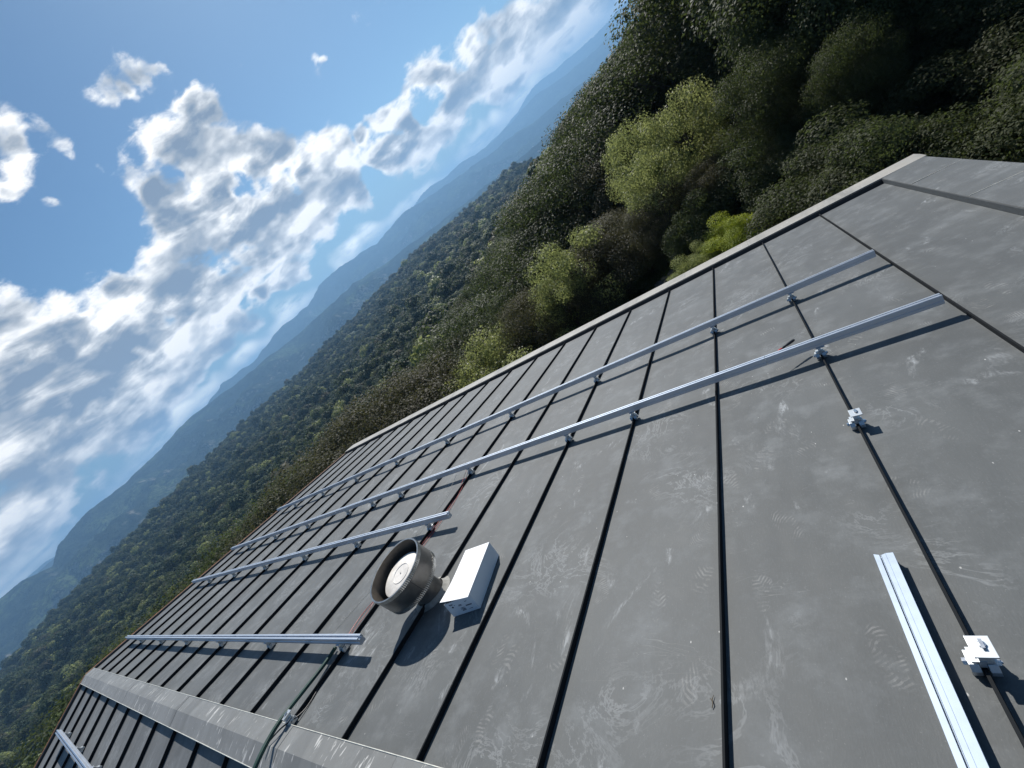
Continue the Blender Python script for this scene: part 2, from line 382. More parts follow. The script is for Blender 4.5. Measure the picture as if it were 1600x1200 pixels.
# object coordinates of the zinc must lie in the slope's own plane: children carry the tilt themselves
def slope_obj(mb, name, mats, tilt, parent=house, **kw):
    o = mb.build(name, mats, parent, **kw); o.rotation_euler = (tilt, 0, 0); return o
fs_ = sheet(RIDGE_Y, Y_EAVE, None, 'f'); fs_.v = [(x, y - RIDGE_Y, z) for x, y, z in fs_.v]
slope_obj(fs_, 'roof_slope', MAT['zinc'], -PITCH, smooth=True)
rs_ = sheet(0, REAR_LEN, None, 'r'); rs_.v = [(x, -y, z) for x, y, z in rs_.v]
slope_obj(rs_, 'roof_slope', MAT['zinc'], PITCH, smooth=True)
def seam_mb(x, y0, y1, sgn, seed):
    mb = MB(); r_ = random.Random(seed); n = 30; vs = []; fs = []
    prof = [(-0.0030, -0.003), (-0.0030, 0.021), (-0.0045, 0.023), (-0.0040, 0.028), (0.0030, 0.028), (0.0045, 0.023), (0.003, 0.020), (0.003, -0.003)]
    w = 0.0
    for j in range(n + 1):
        y = y0 + (y1 - y0) * j / n; w = 0.7 * w + r_.uniform(-0.0007, 0.0007)
        for px_, pz in prof: vs.append((x + px_ + w, sgn * y, pz))
    m_ = len(prof)
    fs = [(j * m_ + k, j * m_ + (k + 1) % m_, (j + 1) * m_ + (k + 1) % m_, (j + 1) * m_ + k) for j in range(n) for k in range(m_)]
    fs += [tuple(range(m_)), tuple(range(n * m_, (n + 1) * m_))[::-1]]
    mb.add(vs, fs); return mb
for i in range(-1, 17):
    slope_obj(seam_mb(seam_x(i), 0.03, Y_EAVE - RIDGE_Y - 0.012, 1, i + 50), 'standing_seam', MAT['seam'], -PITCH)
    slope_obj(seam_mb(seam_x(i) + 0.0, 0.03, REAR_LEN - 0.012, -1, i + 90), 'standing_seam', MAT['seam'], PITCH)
# raised ridge cap, parallel to both slopes, with lapped joints every metre
CAPL, CAPR = -10.175, 2.2
ay = RIDGE_Y - 0.03 / cP * sP; az_ = 0.03 / cP * cP
ap = Vector((0, 0, 0.03 / cP))
def cap_pt(front, d, h):            # d along the slope from the apex, h above the cap plane
    s_ = 1 if front else -1
    return (0, s_ * (d * cP + h * sP), 0.03 / cP - d * sP + h * cP)
mb = MB(); W_ = 0.105
prof = [cap_pt(0, W_ + .0, -0.016), cap_pt(0, W_ + 0.002, 0.001), cap_pt(0, 0, 0), cap_pt(1, W_ + 0.002, 0.001), cap_pt(1, W_, -0.016), cap_pt(1, W_ - 0.004, -0.016), (0, 0, 0.03 / cP - 0.006), cap_pt(0, W_ - 0.004, -0.016)]
prof2 = [(p[1], p[2]) for p in prof]
xj = [CAPL] + [-9.88 + k for k in range(12)] + [CAPR]
for k, (a, b_) in enumerate(zip(xj[:-1], xj[1:])):
    lift = 0.0012 if k % 2 else 0.0
    mb.prism_x([(y, z + lift) for y, z in prof2], a + 0.0015, b_ - 0.0015)
cap = mb.build('ridge_cap', MAT['zinc_cap'], house)
mb = MB()                           # pale hemmed edges of the cap
for fr in (0, 1):
    p0 = cap_pt(fr, W_ + 0.004, 0.002); mb.tube([(CAPL, p0[1], p0[2]), (CAPR, p0[1], p0[2])], 0.0028, 6)
mb.build('cap_hem', MAT['edge'], cap)
# verge on the right: wide raised flashing with lapped joints; front and rear
def verge(y_a, y_b, sgn, tilt):
    mb = MB(); x0, x1 = 1.24, 1.585; yj = [y_a]
    y = 5.26 - RIDGE_Y if sgn > 0 else 1.0
    ys = []
    q = y
    while q > y_a + 0.1 and sgn > 0: ys.append(q); q -= 1.045
    if sgn < 0:
        while q < y_b: ys.append(q); q += 1.045
    ys = [y_a] + sorted(ys) + [y_b]
    for k, (a, b_) in enumerate(zip(ys[:-1], ys[1:])):
        zt = 0.052 + (0.0015 if k % 2 else 0)
        pr = [(x0, 0.0), (x0 + 0.001, 0.022), (x0, zt), (x1, zt + 0.004), (x1, -0.10), (x1 - 0.004, -0.10), (x1 - 0.004, zt - 0.002), (x0 + 0.003, zt - 0.004), (x0 + 0.003, 0.0)]
        n = len(pr)
        mb.add([(px_, sgn * (a + 0.001), pz) for px_, pz in pr] + [(px_, sgn * (b_ - 0.001), pz) for px_, pz in pr],
               [tuple(range(n)), tuple(range(n, 2 * n))[::-1]] + [(i, (i + 1) % n, n + (i + 1) % n, n + i) for i in range(n)])
    return mb
o = slope_obj(verge(0.0, 6.07 - RIDGE_Y, 1, 0), 'verge_flashing', MAT['zinc'], -PITCH)
mb = MB(); mb.box(1.232, 1.2385, 0.0, 6.055 - RIDGE_Y, 0.004, 0.049); mb.build('shaded_flashing_face', MAT['face'], o)  # added darker sheet over the upright face, its shade given by colour
for q in (5.26, 4.215, 3.17, 2.125, 1.08):
    mb = MB(); mb.box(1.243, 1.58, q - RIDGE_Y - 0.0022, q - RIDGE_Y + 0.0022, 0.0545, 0.0575)
    mb.build('flashing_joint', MAT['edge'], o)
slope_obj(verge(0.0, REAR_LEN, -1, 0), 'verge_flashing', MAT['zinc'], PITCH)
# eave: parapet gutter with a pale coping
mb = MB(); mb.prism_x([(Y_EAVE + 0.02 - RIDGE_Y, -0.10), (Y_EAVE + 0.02 - RIDGE_Y, 0.046), (Y_EAVE + 0.36 - RIDGE_Y, 0.050), (Y_EAVE + 0.36 - RIDGE_Y, -0.26), (Y_EAVE + 0.06 - RIDGE_Y, -0.26)], XL - 0.07, 1.60)
slope_obj(mb, 'eave_fascia', MAT['dark'], -PITCH)
mb = MB(); xs_ = [XL - 0.08, -8.1, -6.1, -4.1, -2.1, -0.1, 1.605]
for k, (a, b_) in enumerate(zip(xs_[:-1], xs_[1:])):
    dz_ = 0.001 * (k % 2)
    mb.prism_x([(Y_EAVE + 0.035 - RIDGE_Y, 0.048 + dz_), (Y_EAVE + 0.035 - RIDGE_Y, 0.057 + dz_), (Y_EAVE + 0.20 - RIDGE_Y, 0.064 + dz_), (Y_EAVE + 0.37 - RIDGE_Y, 0.060 + dz_), (Y_EAVE + 0.374 - RIDGE_Y, 0.03), (Y_EAVE + 0.364 - RIDGE_Y, 0.03), (Y_EAVE + 0.362 - RIDGE_Y, 0.052)], a + 0.001, b_ - 0.001)
slope_obj(mb, 'eave_coping', MAT['zinc_cop'], -PITCH)
# left verge: dark upstand and an orange timber trim beyond it
for sgn, L_ in ((1, Y_EAVE - RIDGE_Y), (-1, REAR_LEN)):
    mb = MB(); a, b_ = sorted((0.0, sgn * L_))
    mb.box(XL - 0.045, XL, a, b_, -0.12, 0.030)
    slope_obj(mb, 'verge_upstand', MAT['dark'], -PITCH * sgn)
    mb = MB(); mb.box(XL - 0.085, XL - 0.048, a, b_, -0.20, 0.036)
    slope_obj(mb, 'verge_board', MAT['wood'], -PITCH * sgn, bevel=0.004)
# body of the house
mb = MB()
yf = (Y_EAVE - RIDGE_Y + 0.15) * cP; yb = -(REAR_LEN - 0.4) * cP
zf = -(Y_EAVE - RIDGE_Y + 0.15) * sP - 0.14; zb = -(REAR_LEN - 0.4) * sP - 0.14
x0, x1 = XL + 0.12, 1.50; zg = -14.0
vs = [(x0, yb, zg), (x0, yf, zg), (x0, yf, zf), (x0, 0, -0.14), (x0, yb, zb)]
vs += [(x1, y, z) for _, y, z in vs]
mb.add(vs, [(0, 4, 3, 2, 1), (5, 6, 7, 8, 9), (0, 1, 6, 5), (1, 2, 7, 6), (2, 3, 8, 7), (3, 4, 9, 8), (4, 0, 5, 9)])
mb.build('wall', MAT['wall'], house)

# ------------------------------------------------------------------ seam clamps and mounting rails
def hexpts(r, n=6, ph=0.0): return [(r * math.cos(2 * math.pi * k / n + ph), r * math.sin(2 * math.pi * k / n + ph)) for k in range(n)]
def clamp_parts():
    a = MB()                        # two jaws gripping the seam
    for s_ in (-1, 1):
        xa, xb = (s_ * 0.007, s_ * 0.025)
        a.prism_x([(-0.024, 0.010), (0.024, 0.010), (0.026, 0.026), (0.018, 0.042), (-0.018, 0.042), (-0.026, 0.026)], min(xa, xb), max(xa, xb))
    a.box(-0.0065, 0.0065, -0.018, 0.018, 0.031, 0.046)
    b = MB()                        # upright web carrying the head plate
    b.prism_x([(-0.013, 0.043), (0.013, 0.043), (0.020, 0.060), (0.016, 0.077), (-0.016, 0.077), (-0.020, 0.060)], -0.004, 0.010)
    b.prism_x([(-0.018, 0.047), (0.018, 0.047), (0.018, 0.052), (-0.018, 0.052)], -0.018, 0.020)
    c = MB(); c.box(-0.010, 0.032, -0.0265, 0.0265, 0.0765, 0.0805)
    d = MB()                        # cross bolt through the jaws and its nut
    d.tube([(-0.034, 0, 0.026), (0.036, 0, 0.026)], 0.004, 8)
    for xx, l_ in ((-0.0335, 0.008), (0.0255, 0.007)):
        h_ = hexpts(0.0085); d.add([(xx, y, 0.026 + z) for y, z in h_] + [(xx + l_, y, 0.026 + z) for y, z in h_],
                                   [tuple(range(6))[::-1], tuple(range(6, 12))] + [(i, (i + 1) % 6, 6 + (i + 1) % 6, 6 + i) for i in range(6)])
    e_ = MB()                       # hammer-head bolt on the plate
    e_.lathe([(0.0001, 0.0805), (0.0075, 0.0806), (0.0075, 0.085), (0.0001, 0.0855)], 10, (0.014, 0.004))
    e_.box(0.0105, 0.0175, -0.008, 0.014, 0.085, 0.088)
    return a, b, c, d, e_
JAW, WEB, PLATE, CROSS, HEAD = clamp_parts()
_mesh = {}
def part(name, key, mb_, mat, parent, loc=None, bevel=0.0):
    if key not in _mesh:
        o = mb_.build(name, mat, parent, bevel=bevel); _mesh[key] = o
        if loc: o.location = loc
        return o
    o = _mesh[key].copy(); o.name = name; COL.objects.link(o); o.parent = parent
    o.location = loc or (0, 0, 0); o.rotation_euler = (0, 0, 0)
    return o
def clamp_under(rail, x, y):        # a clamp as a part of the rail it carries: jaws (part) with web, plate and bolt (sub-parts)
    b = part('seam_clamp', 'jaw', JAW, MAT['alu_b'], rail, (x, y, 0), 0.0015)
    part('clamp_web', 'web', WEB, MAT['alu_b'], b)
    part('clamp_plate', 'plate', PLATE, MAT['alu_b'], b, None, 0.0006)
    part('clamp_bolt', 'cross', CROSS, MAT['steel'], b)
    return b
def free_clamp(x, y, label):
    t_ = empty('seam_clamp', tuple(rw(x, y, 0)), ROOF_ROT, label, 'clamp', 'free clamps on the seams')
    part('clamp_base', 'jaw', JAW, MAT['alu_b'], t_, None, 0.0015)
    part('clamp_web', 'web', WEB, MAT['alu_b'], t_)
    part('clamp_plate', 'plate', PLATE, MAT['alu_b'], t_, None, 0.0006)
    part('clamp_bolt', 'cross', CROSS, MAT['steel'], t_)
    part('head_bolt', 'head', HEAD, MAT['steel'], t_)
    return t_
# aluminium rail: upright box with a slot along the top and a groove along each side
RP = [(-.0175, 0), (.0175, 0), (.0195, .002), (.0195, .018), (.0165, .020), (.0165, .025), (.0195, .027), (.0195, .048), (.0175, .050), (.0065, .050), (.0065, .044), (.0105, .042), (.0105, .034), (-.0105, .034), (-.0105, .042), (-.0065, .044), (-.0065, .050), (-.0175, .050), (-.0195, .048), (-.0195, .027), (-.0165, .025), (-.0165, .020), (-.0195, .018), (-.0195, .002)]
RZ = 0.0808
def rail(label, y, xs, seams, yo=-0.0, rot=ROOF_ROT, org=None):
    base = rw(xs[0], y, 0) if org is None else org
    t_ = empty('mounting_rail', tuple(base), rot, label, 'mounting rail', 'aluminium rails fixed across the roof')
    for a, b_ in zip(xs[:-1], xs[1:]):
        m_ = MB(); m_.prism_x([(p + yo, q + RZ) for p, q in RP], a - xs[0] + 0.0012, b_ - xs[0] - 0.0012); m_.build('rail_profile', MAT['alu'], t_)
    for i in seams: clamp_under(t_, seam_x(i) - xs[0], 0.0)
    return t_
rail('longest silver rail, nearest the eave, with its right end level with the tall pale verge', 3.735, [-9.72, -6.62, -3.42, 0.592], [0, 1, 3, 5, 7, 9, 11, 13, 15])
rail('second silver rail down from the eave, with a screwdriver poking out behind it', 2.672, [-9.72, -6.2, -2.962, -1.838, -0.219, 0.592], [0, 2, 3, 5, 7, 8, 9, 11, 13, 15])
rail('short silver rail that ends just above the round vent', 1.925, [-9.74, -6.3, -2.64], [5, 7, 9, 11, 13, 15])
rail('short silver rail nearest the ridge cap, with the green hose starting under its end', 0.880, [-9.76, -6.5, -2.65], [5, 7, 9, 11, 13, 15])
# the rail on the far slope
o_ = RIDGE + rear((-9.30, 0.575, 0))
t_ = empty('mounting_rail', tuple(o_), (PITCH, 0, 0), 'silver rail on the far slope behind the ridge cap', 'mounting rail', 'aluminium rails fixed across the roof')
for a, b_ in ((0, 3.1), (3.1, 7.5)):
    m_ = MB(); m_.prism_x([(p, q + RZ) for p, q in RP], a + 0.0012, b_ - 0.0012); m_.build('rail_profile', MAT['alu'], t_)
for i in (15, 13, 11, 9, 7): clamp_under(t_, seam_x(i) + 9.30, 0.0)
free_clamp(seam_x(0), 1.937, 'small silver clamp alone on the seam, in the middle of the bare sheets')
free_clamp(seam_x(0), 0.892, 'silver clamp glaring in the sun beside the loose rail offcut')
free_clamp(seam_x(5), 0.452, 'silver clamp on the seam under the green hose, close to the ridge cap')
# loose piece of rail lying on its side
t_ = empty('loose_rail', tuple(rw(-0.054, 1.215, 0)), ROOF_ROT, 'silver rail offcut lying loose on the sheet beside a seam', 'rail offcut')
m_ = MB()
pr = [(-.025, 0), (.025, 0), (.025, .004), (.022, .006), (.022, .034), (.025, .036), (.025, .040), (.0245, .041), (.006, .041), (.005, .0400), (-.006, .0400), (-.007, .041), (-.0080, .041), (-.0080, .026), (-.0112, .026), (-.0112, .041), (-.0245, .041), (-.025, .040)]
n = len(pr); pr = [(p, q + 0.001) for p, q in pr]
m_.add([(p, (-0.005 if -0.0120 < p < 0.0 and q > 0.03 else 0), q) for p, q in pr] + [(p, -1.35, q) for p, q in pr], [tuple(range(n)), tuple(range(n, 2 * n))[::-1]] + [(i, (i + 1) % n, n + (i + 1) % n, n + i) for i in range(n)])
m_.build('rail_profile', MAT['alu_l'], t_)

# ------------------------------------------------------------------ round roof vent
VB = rw(-2.38, 1.262, 0)
vent = empty('roof_vent', tuple(VB), (0, 0, 0), 'round dark metal chimney vent with a pale disc inside its open top', 'roof vent')
def ring(prof, n=64): m_ = MB(); m_.lathe(prof, n); return m_
ring([(0.092, -0.06), (0.092, 0.02), (0.092, 0.045), (0.092, 0.195), (0.088, 0.195), (0.088, 0.0)]).build('pipe', MAT['drum'], vent, smooth=True)
m_ = MB(); vs = []; n = 56
for k in range(n):
    a = 2 * math.pi * k / n; x_, y_ = math.cos(a), math.sin(a)
    for r_, h_ in ((0.094, 0.026), (0.108, 0.010), (0.128, 0.0015)):
        vs.append((x_ * r_, y_ * r_ * 1.05, -y_ * r_ * 1.05 * math.tan(PITCH) + h_ / cP))
m_.add(vs, [(3 * k + q, 3 * ((k + 1) % n) + q, 3 * ((k + 1) % n) + q + 1, 3 * k + q + 1) for k in range(n) for q in (0, 1)])
m_.build('base_flashing', MAT['mastic'], vent, smooth=True)
drum = ring([(0.100, 0.183), (0.170, 0.180), (0.193, 0.190), (0.199, 0.200), (0.199, 0.336), (0.194, 0.336), (0.194, 0.205), (0.165, 0.192), (0.100, 0.192)]).build('drum', MAT['drum'], vent, smooth=True)
m_ = MB(); n = 110
for zc, rr, hh, bb in ((0.330, 0.200, 0.013, 0.0035), (0.194, 0.195, 0.014, 0.0045)):
    vs = []; fs = []
    for k in range(n * 2):
        a = 2 * math.pi * k / (2 * n); o2 = bb if k % 2 else 0
        for dr, dz_ in ((-0.006, hh), (o2 + 0.001, hh), (o2 + 0.001, -hh), (-0.006, -hh)):
            vs.append(((rr + dr) * math.cos(a), (rr + dr) * math.sin(a), zc + dz_))
    q = 2 * n
    fs = [(4 * k + j, 4 * ((k + 1) % q) + j, 4 * ((k + 1) % q) + (j + 1) % 4, 4 * k + (j + 1) % 4) for k in range(q) for j in range(4)]
    m_.add(vs, fs)
m_.build('ribbed_band', MAT['rim'], drum)
m_ = MB()
for a in (-1.9, -0.4, 1.6): m_.tube([(0.1993 * math.cos(a), 0.1993 * math.sin(a), 0.207), (0.1993 * math.cos(a), 0.1993 * math.sin(a), 0.318)], 0.0016, 6)
m_.build('drum_seam', MAT['dark'], drum)
ring([(0.1935, 0.338), (0.1935, 0.205), (0.150, 0.196)]).build('drum_lining', MAT['drum_in'], drum, smooth=True)
ring([(0.0001, 0.285), (0.060, 0.285), (0.062, 0.288), (0.066, 0.288), (0.068, 0.285), (0.136, 0.281), (0.144, 0.275), (0.144, 0.262), (0.0001, 0.262)]).build('inner_disc', MAT['disc'], vent, smooth=True)
m_ = MB()
for k in range(4):
    a = 0.5 + k * math.pi / 2; m_.tube([(0.10 * math.cos(a), 0.10 * math.sin(a), 0.190), (0.11 * math.cos(a), 0.11 * math.sin(a), 0.265)], 0.004, 6)
m_.tube([(0, 0, 0.284), (0, 0, 0.289)], 0.004, 8)
m_.build('disc_strut', MAT['rim'], vent)

# ------------------------------------------------------------------ white cardboard box
bo = rw(-1.854, 1.132, 0)
ang = math.atan2(-(1.513 - 1.132), -(-1.929 + 1.854)) + math.pi / 2
ca_, sa_ = math.cos(0.19), math.sin(0.19)
box_t = empty('cardboard_box', tuple(bo), (0, 0, 0), 'white cardboard box lying on the roof beside the round vent', 'cardboard box')
box_t.rotation_mode = 'QUATERNION'
box_t.rotation_quaternion = Euler(ROOF_ROT).to_quaternion() @ Euler((0, 0, 0.19)).to_quaternion()
BW, BLn, BH = 0.192, 0.385, 0.112     # local: x from -BW to 0, y from 0 to BLn
m_ = MB(); tk = 0.003
m_.box(-BW, 0, 0.004, BLn, 0.001, 0.004); m_.box(-tk, 0, 0.004, BLn, 0.004, BH); m_.box(-BW, -BW + tk, 0.004, BLn, 0.004, BH); m_.box(-BW + tk, -tk, BLn - tk, BLn, 0.004, BH - 0.004)
m_.build('box_body', MAT['card'], box_t)
m_ = MB()                           # front flap leaning a little open at its left
m_.add([(0.0, 0.001, 0.002), (-BW, -0.010, 0.002), (-BW, -0.010, BH - 0.012), (0, 0.001, BH - 0.004), (0.0, 0.004, 0.002), (-BW, -0.007, 0.002), (-BW, -0.007, BH - 0.012), (0, 0.004, BH - 0.004)],
       [(0, 1, 2, 3), (7, 6, 5, 4), (0, 4, 5, 1), (1, 5, 6, 2), (2, 6, 7, 3), (3, 7, 4, 0)])
flap = m_.build('front_flap', MAT['card'], box_t)
m_ = MB()
def mark(u0, u1, w0, w1):           # printed marks, 0.4 mm proud of the flap; u along the width, w up
    P4 = []
    for u, w in ((u0, w0), (u1, w0), (u1, w1), (u0, w1)):
        yb_ = 0.001 - 0.011 * u
        P4.append((-BW * u, yb_ - 0.0005, 0.002 + (BH - 0.012) * w))
    m_.add(P4, [(0, 1, 2, 3)])
rm = random.Random(3)
for (u, w, l_) in ((0.80, 0.84, 0.14), (0.80, 0.79, 0.10), (0.52, 0.66, 0.10), (0.52, 0.60, 0.13), (0.27, 0.77, 0.08), (0.25, 0.50, 0.22), (0.25, 0.46, 0.20), (0.50, 0.42, 0.15), (0.50, 0.34, 0.15), (0.48, 0.28, 0.12), (0.50, 0.22, 0.14), (0.70, 0.72, 0.03), (0.25, 0.22, 0.12)):
    x_ = u - l_ / 2
    while x_ < u + l_ / 2:
        g_ = rm.uniform(0.008, 0.03); mark(x_, min(x_ + g_, u + l_ / 2), w - 0.020, w + 0.020); x_ += g_ + 0.006
for k in range(12):
    a = 2 * math.pi * k / 12; b_ = 2 * math.pi * (k + 1) / 12
    P3 = []
    for u, w in ((0.79, 0.63), (0.79 + 0.034 * math.cos(a), 0.63 + 0.060 * math.sin(a)), (0.79 + 0.034 * math.cos(b_), 0.63 + 0.060 * math.sin(b_))):
        P3.append((-BW * u, 0.001 - 0.011 * u - 0.0005, 0.002 + (BH - 0.012) * w))
    m_.add(P3, [(0, 1, 2)])
m_.build('printed_text', MAT['card_grey'], flap)
m_ = MB(); Z = BH
ny_ = 8; vs = []
for j in range(ny_ + 1):
    for i in range(7):
        u, v_ = i / 6, j / ny_
        lift = 0.016 * (u ** 1.5) * max(0, 1 - v_ * 2.2) ** 1.5
        vs.append((0.002 - (BW + 0.006) * u, -0.018 * 1 + (BLn + 0.018) * v_, Z + lift))
n0_ = len(vs); vs += [(x, y, z + 0.003) for x, y, z in vs]
fs = [(j * 7 + i, j * 7 + i + 1, (j + 1) * 7 + i + 1, (j + 1) * 7 + i) for j in range(ny_) for i in range(6)]
fs2 = [tuple(q + n0_ for q in f)[::-1] for f in fs]
rim_ = list(range(7)) + [j * 7 + 6 for j in range(1, ny_ + 1)] + [ny_ * 7 + i for i in range(5, -1, -1)] + [j * 7 for j in range(ny_ - 1, 0, -1)]
fs3 = [(rim_[k], rim_[(k + 1) % len(rim_)], rim_[(k + 1) % len(rim_)] + n0_, rim_[k] + n0_) for k in range(len(rim_))]
m_.add(vs, fs + fs2 + fs3); m_.build('lid', MAT['card'], box_t)

# ------------------------------------------------------------------ hose, wires, screwdriver, litter
def smooth_path(pts, n=10):
    P_ = [Vector(p) for p in pts]; out_ = []
    for i in range(len(P_) - 1):
        p0, p1, p2, p3 = P_[max(i - 1, 0)], P_[i], P_[i + 1], P_[min(i + 2, len(P_) - 1)]
        for k in range(n):
            q = k / n
            out_.append(0.5 * ((2 * p1) + (p2 - p0) * q + (2 * p0 - 5 * p1 + 4 * p2 - p3) * q * q + (3 * p1 - p0 - 3 * p2 + p3) * q ** 3))
    out_.append(P_[-1]); return out_
def line_thing(name, pts, rad, mat, label, cat, group=None):
    base = rw(*pts[0]); m_ = MB(); m_.tube([rw(*p) - base for p in smooth_path(pts)], rad, 8)
    o = m_.build(name, mat, smooth=True); o.location = base; return tag(o, label, cat, group)
line_thing('hose', [(-3.075, 0.878, 0.024), (-3.045, 0.76, 0.030), (-3.005, 0.575, 0.055), (-2.965, 0.44, 0.078), (-2.94, 0.335, 0.078), (-2.90, 0.22, 0.062), (-2.88, 0.08, 0.000), (-2.86, -0.2, -0.16), (-2.86, -0.7, -0.435)], 0.0125, MAT['hose'],
           'dark green hose running from the rail end over the ridge cap', 'hose')
line_thing('wire', [(-2.99, 2.70, 0.05), (-2.955, 2.50, 0.015), (-2.915, 2.25, 0.006), (-2.895, 2.05, 0.010), (-2.90, 1.85, 0.008), (-2.93, 1.60, 0.006), (-3.00, 1.38, 0.006), (-3.06, 1.22, 0.008), (-3.085, 1.10, 0.006), (-3.03, 0.93, 0.02)], 0.0023, MAT['red'],
           'thin red cable strung between the rails behind the vent', 'cable')
line_thing('wire', [(-3.02, 2.69, 0.05), (-2.99, 2.46, 0.010), (-2.945, 2.22, 0.006), (-2.93, 1.95, 0.012), (-2.96, 1.70, 0.006), (-3.05, 1.36, 0.007), (-3.03, 1.16, 0.008), (-3.03, 0.98, 0.01), (-3.05, 0.90, 0.02)], 0.0020, MAT['red'],
           'second red cable, lying just right of the first behind the vent', 'cable')
line_thing('wire', [(-3.16, 2.68, 0.05), (-3.12, 2.30, 0.004), (-3.14, 1.90, 0.010), (-3.20, 1.50, 0.004), (-3.28, 1.15, 0.004), (-3.33, 0.90, 0.01)], 0.0014, MAT['wire'],
           'thin pale grey wire to the left of the red cables', 'cable')
line_thing('black_cable', [(-2.985, 0.83, 0.012), (-2.965, 0.68, 0.008), (-2.93, 0.52, 0.010), (-2.955, 0.40, 0.05), (-3.00, 0.30, 0.044)], 0.0042, MAT['black'], 'thin black cable beside the seam under the green hose', 'cable')
sd = empty('screwdriver', tuple(rw(-0.20, 2.69, 0.108)), ROOF_ROT, 'screwdriver with a black and red handle poking out behind the second rail', 'screwdriver')
m_ = MB(); a_ = Vector((0, 0, 0)); b_ = Vector((0.155, 0.114, 0.003)); d_ = (b_ - a_)
m_.tube([a_ + d_ * q for q in (0.50, 0.53, 0.60, 0.66, 0.72, 0.90, 0.97, 1.0)], [0.004, 0.0062, 0.0072, 0.006, 0.0085, 0.0090, 0.0078, 0.0045], 12); m_.build('handle', MAT['black'], sd, smooth=True)
m_ = MB(); m_.tube([a_ + d_ * q for q in (0.36, 0.39, 0.49, 0.52)], [0.0045, 0.0065, 0.0065, 0.004], 12); m_.build('collar', MAT['red'], sd, smooth=True)
m_ = MB(); m_.tube([a_, a_ + d_ * 0.38], 0.0026, 8); m_.build('shaft', MAT['steel'], sd, smooth=True)
m_ = MB(); m_.tube([(0, 0, 0), (0.004, 0.012, 0.003), (0.001, 0.024, 0.002), (0.006, 0.038, 0.001)], [0.001, 0.0018, 0.0014, 0.0006], 6)
m_.tube([(0.001, 0.02, 0.002), (-0.006, 0.028, 0.001)], 0.0009, 5)
o = m_.build('twig', MAT['twig']); o.location = rw(-0.600, 0.745, 0.003); o.rotation_euler = ROOF_ROT; tag(o, 'tiny dry twig lying on the bare sheet at the left of a seam', 'twig')

# ------------------------------------------------------------------ ground
TAZ = [-180, -110, -60, -38, -22, -10, 0, 12, 30, 90, 180]
TR = [0, 8, 14, 25, 40, 60, 80, 120, 200, 380, 700, 1200, 1800, 3000]
TZ = {
 -180: [-5, -5, -5, -4, -2, 0, 2, 5, 10, 20, 30, 30, 0, -100],
 -110: [-5.5, -7, -9, -12, -16, -21, -25, -31, -41, -54, -66, -64, -170, -380],
 -60:  [-5.5, -7, -9, -12.5, -17, -22, -26, -32, -42, -55, -66, -66, -170, -380],
 -38:  [-5, -6.5, -8.5, -12, -16, -18, -22, -29, -42, -58, -68, -66, -170, -380],
 -22:  [-5, -5.6, -7.2, -10, -13, -15.5, -18, -22, -36, -58, -72, -70, -170, -380],
 -10:  [-5, -5, -5.5, -7.2, -9, -10.6, -12, -14, -26, -56, -85, -120, -200, -380],
 0:    [-5, -5, -5.0, -6.2, -7.4, -7.6, -8.4, -10, -20, -54, -90, -140, -220, -380],
 12:   [-4.8, -4.8, -4.6, -4.4, -4.4, -4.6, -4.8, -5, -10, -30, -60, -100, -200, -380],
 30:   [-4.8, -4.8, -4.2, -3.4, -2.4, -1.5, 0, 2, 4, 8, 12, 0, -100, -380],
 90:   [-4.8, -4.6, -3.8, -2.2, 0, 3, 6, 10, 20, 40, 50, 40, -60, -380],
 180:  [-5, -5, -5, -4, -2, 0, 2, 5, 10, 20, 30, 30, 0, -100]}
_TT = np.array([TZ[a] for a in TAZ], float); _LR = np.log(np.array(TR, float) + 4)
def ground(x, y):                   # numpy friendly
    x = np.asarray(x, float); y = np.asarray(y, float)
    r = np.hypot(x, y); a = np.degrees(np.arctan2(x, y)); lr = np.log(r + 4)
    i = np.clip(np.searchsorted(TAZ, a) - 1, 0, len(TAZ) - 2); TA = np.array(TAZ, float)
    fa = np.clip((a - TA[i]) / (TA[i + 1] - TA[i]), 0, 1); fa = fa * fa * (3 - 2 * fa)
    j = np.clip(np.searchsorted(_LR, lr) - 1, 0, len(TR) - 2); fr = np.clip((lr - _LR[j]) / (_LR[j + 1] - _LR[j]), 0, 1)
    z = (_TT[i, j] * (1 - fa) + _TT[i + 1, j] * fa) * (1 - fr) + (_TT[i, j + 1] * (1 - fa) + _TT[i + 1, j + 1] * fa) * fr
    w = np.clip((r - 60) / 300, 0, 1)
    z = z + w * (5 * np.sin(x / 61 + 1.3) * np.cos(y / 83) + 7 * np.sin((x + y) / 190.0))
    z = z + np.clip((r - 9) / 20, 0, 1) * (0.25 * np.sin(x / 1.7) * np.cos(y / 2.3 + 1) + 0.12 * np.sin(x * 1.7 + y * 1.1))
    return z
def grid_mesh(name, X, Y, Z, mat, smooth=True):
    ni, nj = X.shape
    me = bpy.data.meshes.new(name); nv = ni * nj
    me.vertices.add(nv); me.vertices.foreach_set('co', np.stack([X, Y, Z], -1).astype(np.float32).ravel())
    idx = np.arange(nv).reshape(ni, nj)
    q = np.stack([idx[:-1, :-1], idx[1:, :-1], idx[1:, 1:], idx[:-1, 1:]], -1).reshape(-1, 4)
    me.loops.add(q.size); me.loops.foreach_set('vertex_index', q.ravel().astype(np.int32))
    me.polygons.add(len(q)); me.polygons.foreach_set('loop_start', (np.arange(len(q)) * 4).astype(np.int32))
    me.polygons.foreach_set('use_smooth', [smooth] * len(q))
    me.update(calc_edges=True); me.validate(); me.materials.append(mat)
    o = bpy.data.objects.new(name, me); COL.objects.link(o); return o
m, k, b = new_mat('hillside_soil')
P_ = k.add('ShaderNodeTexCoord').outputs['Object']
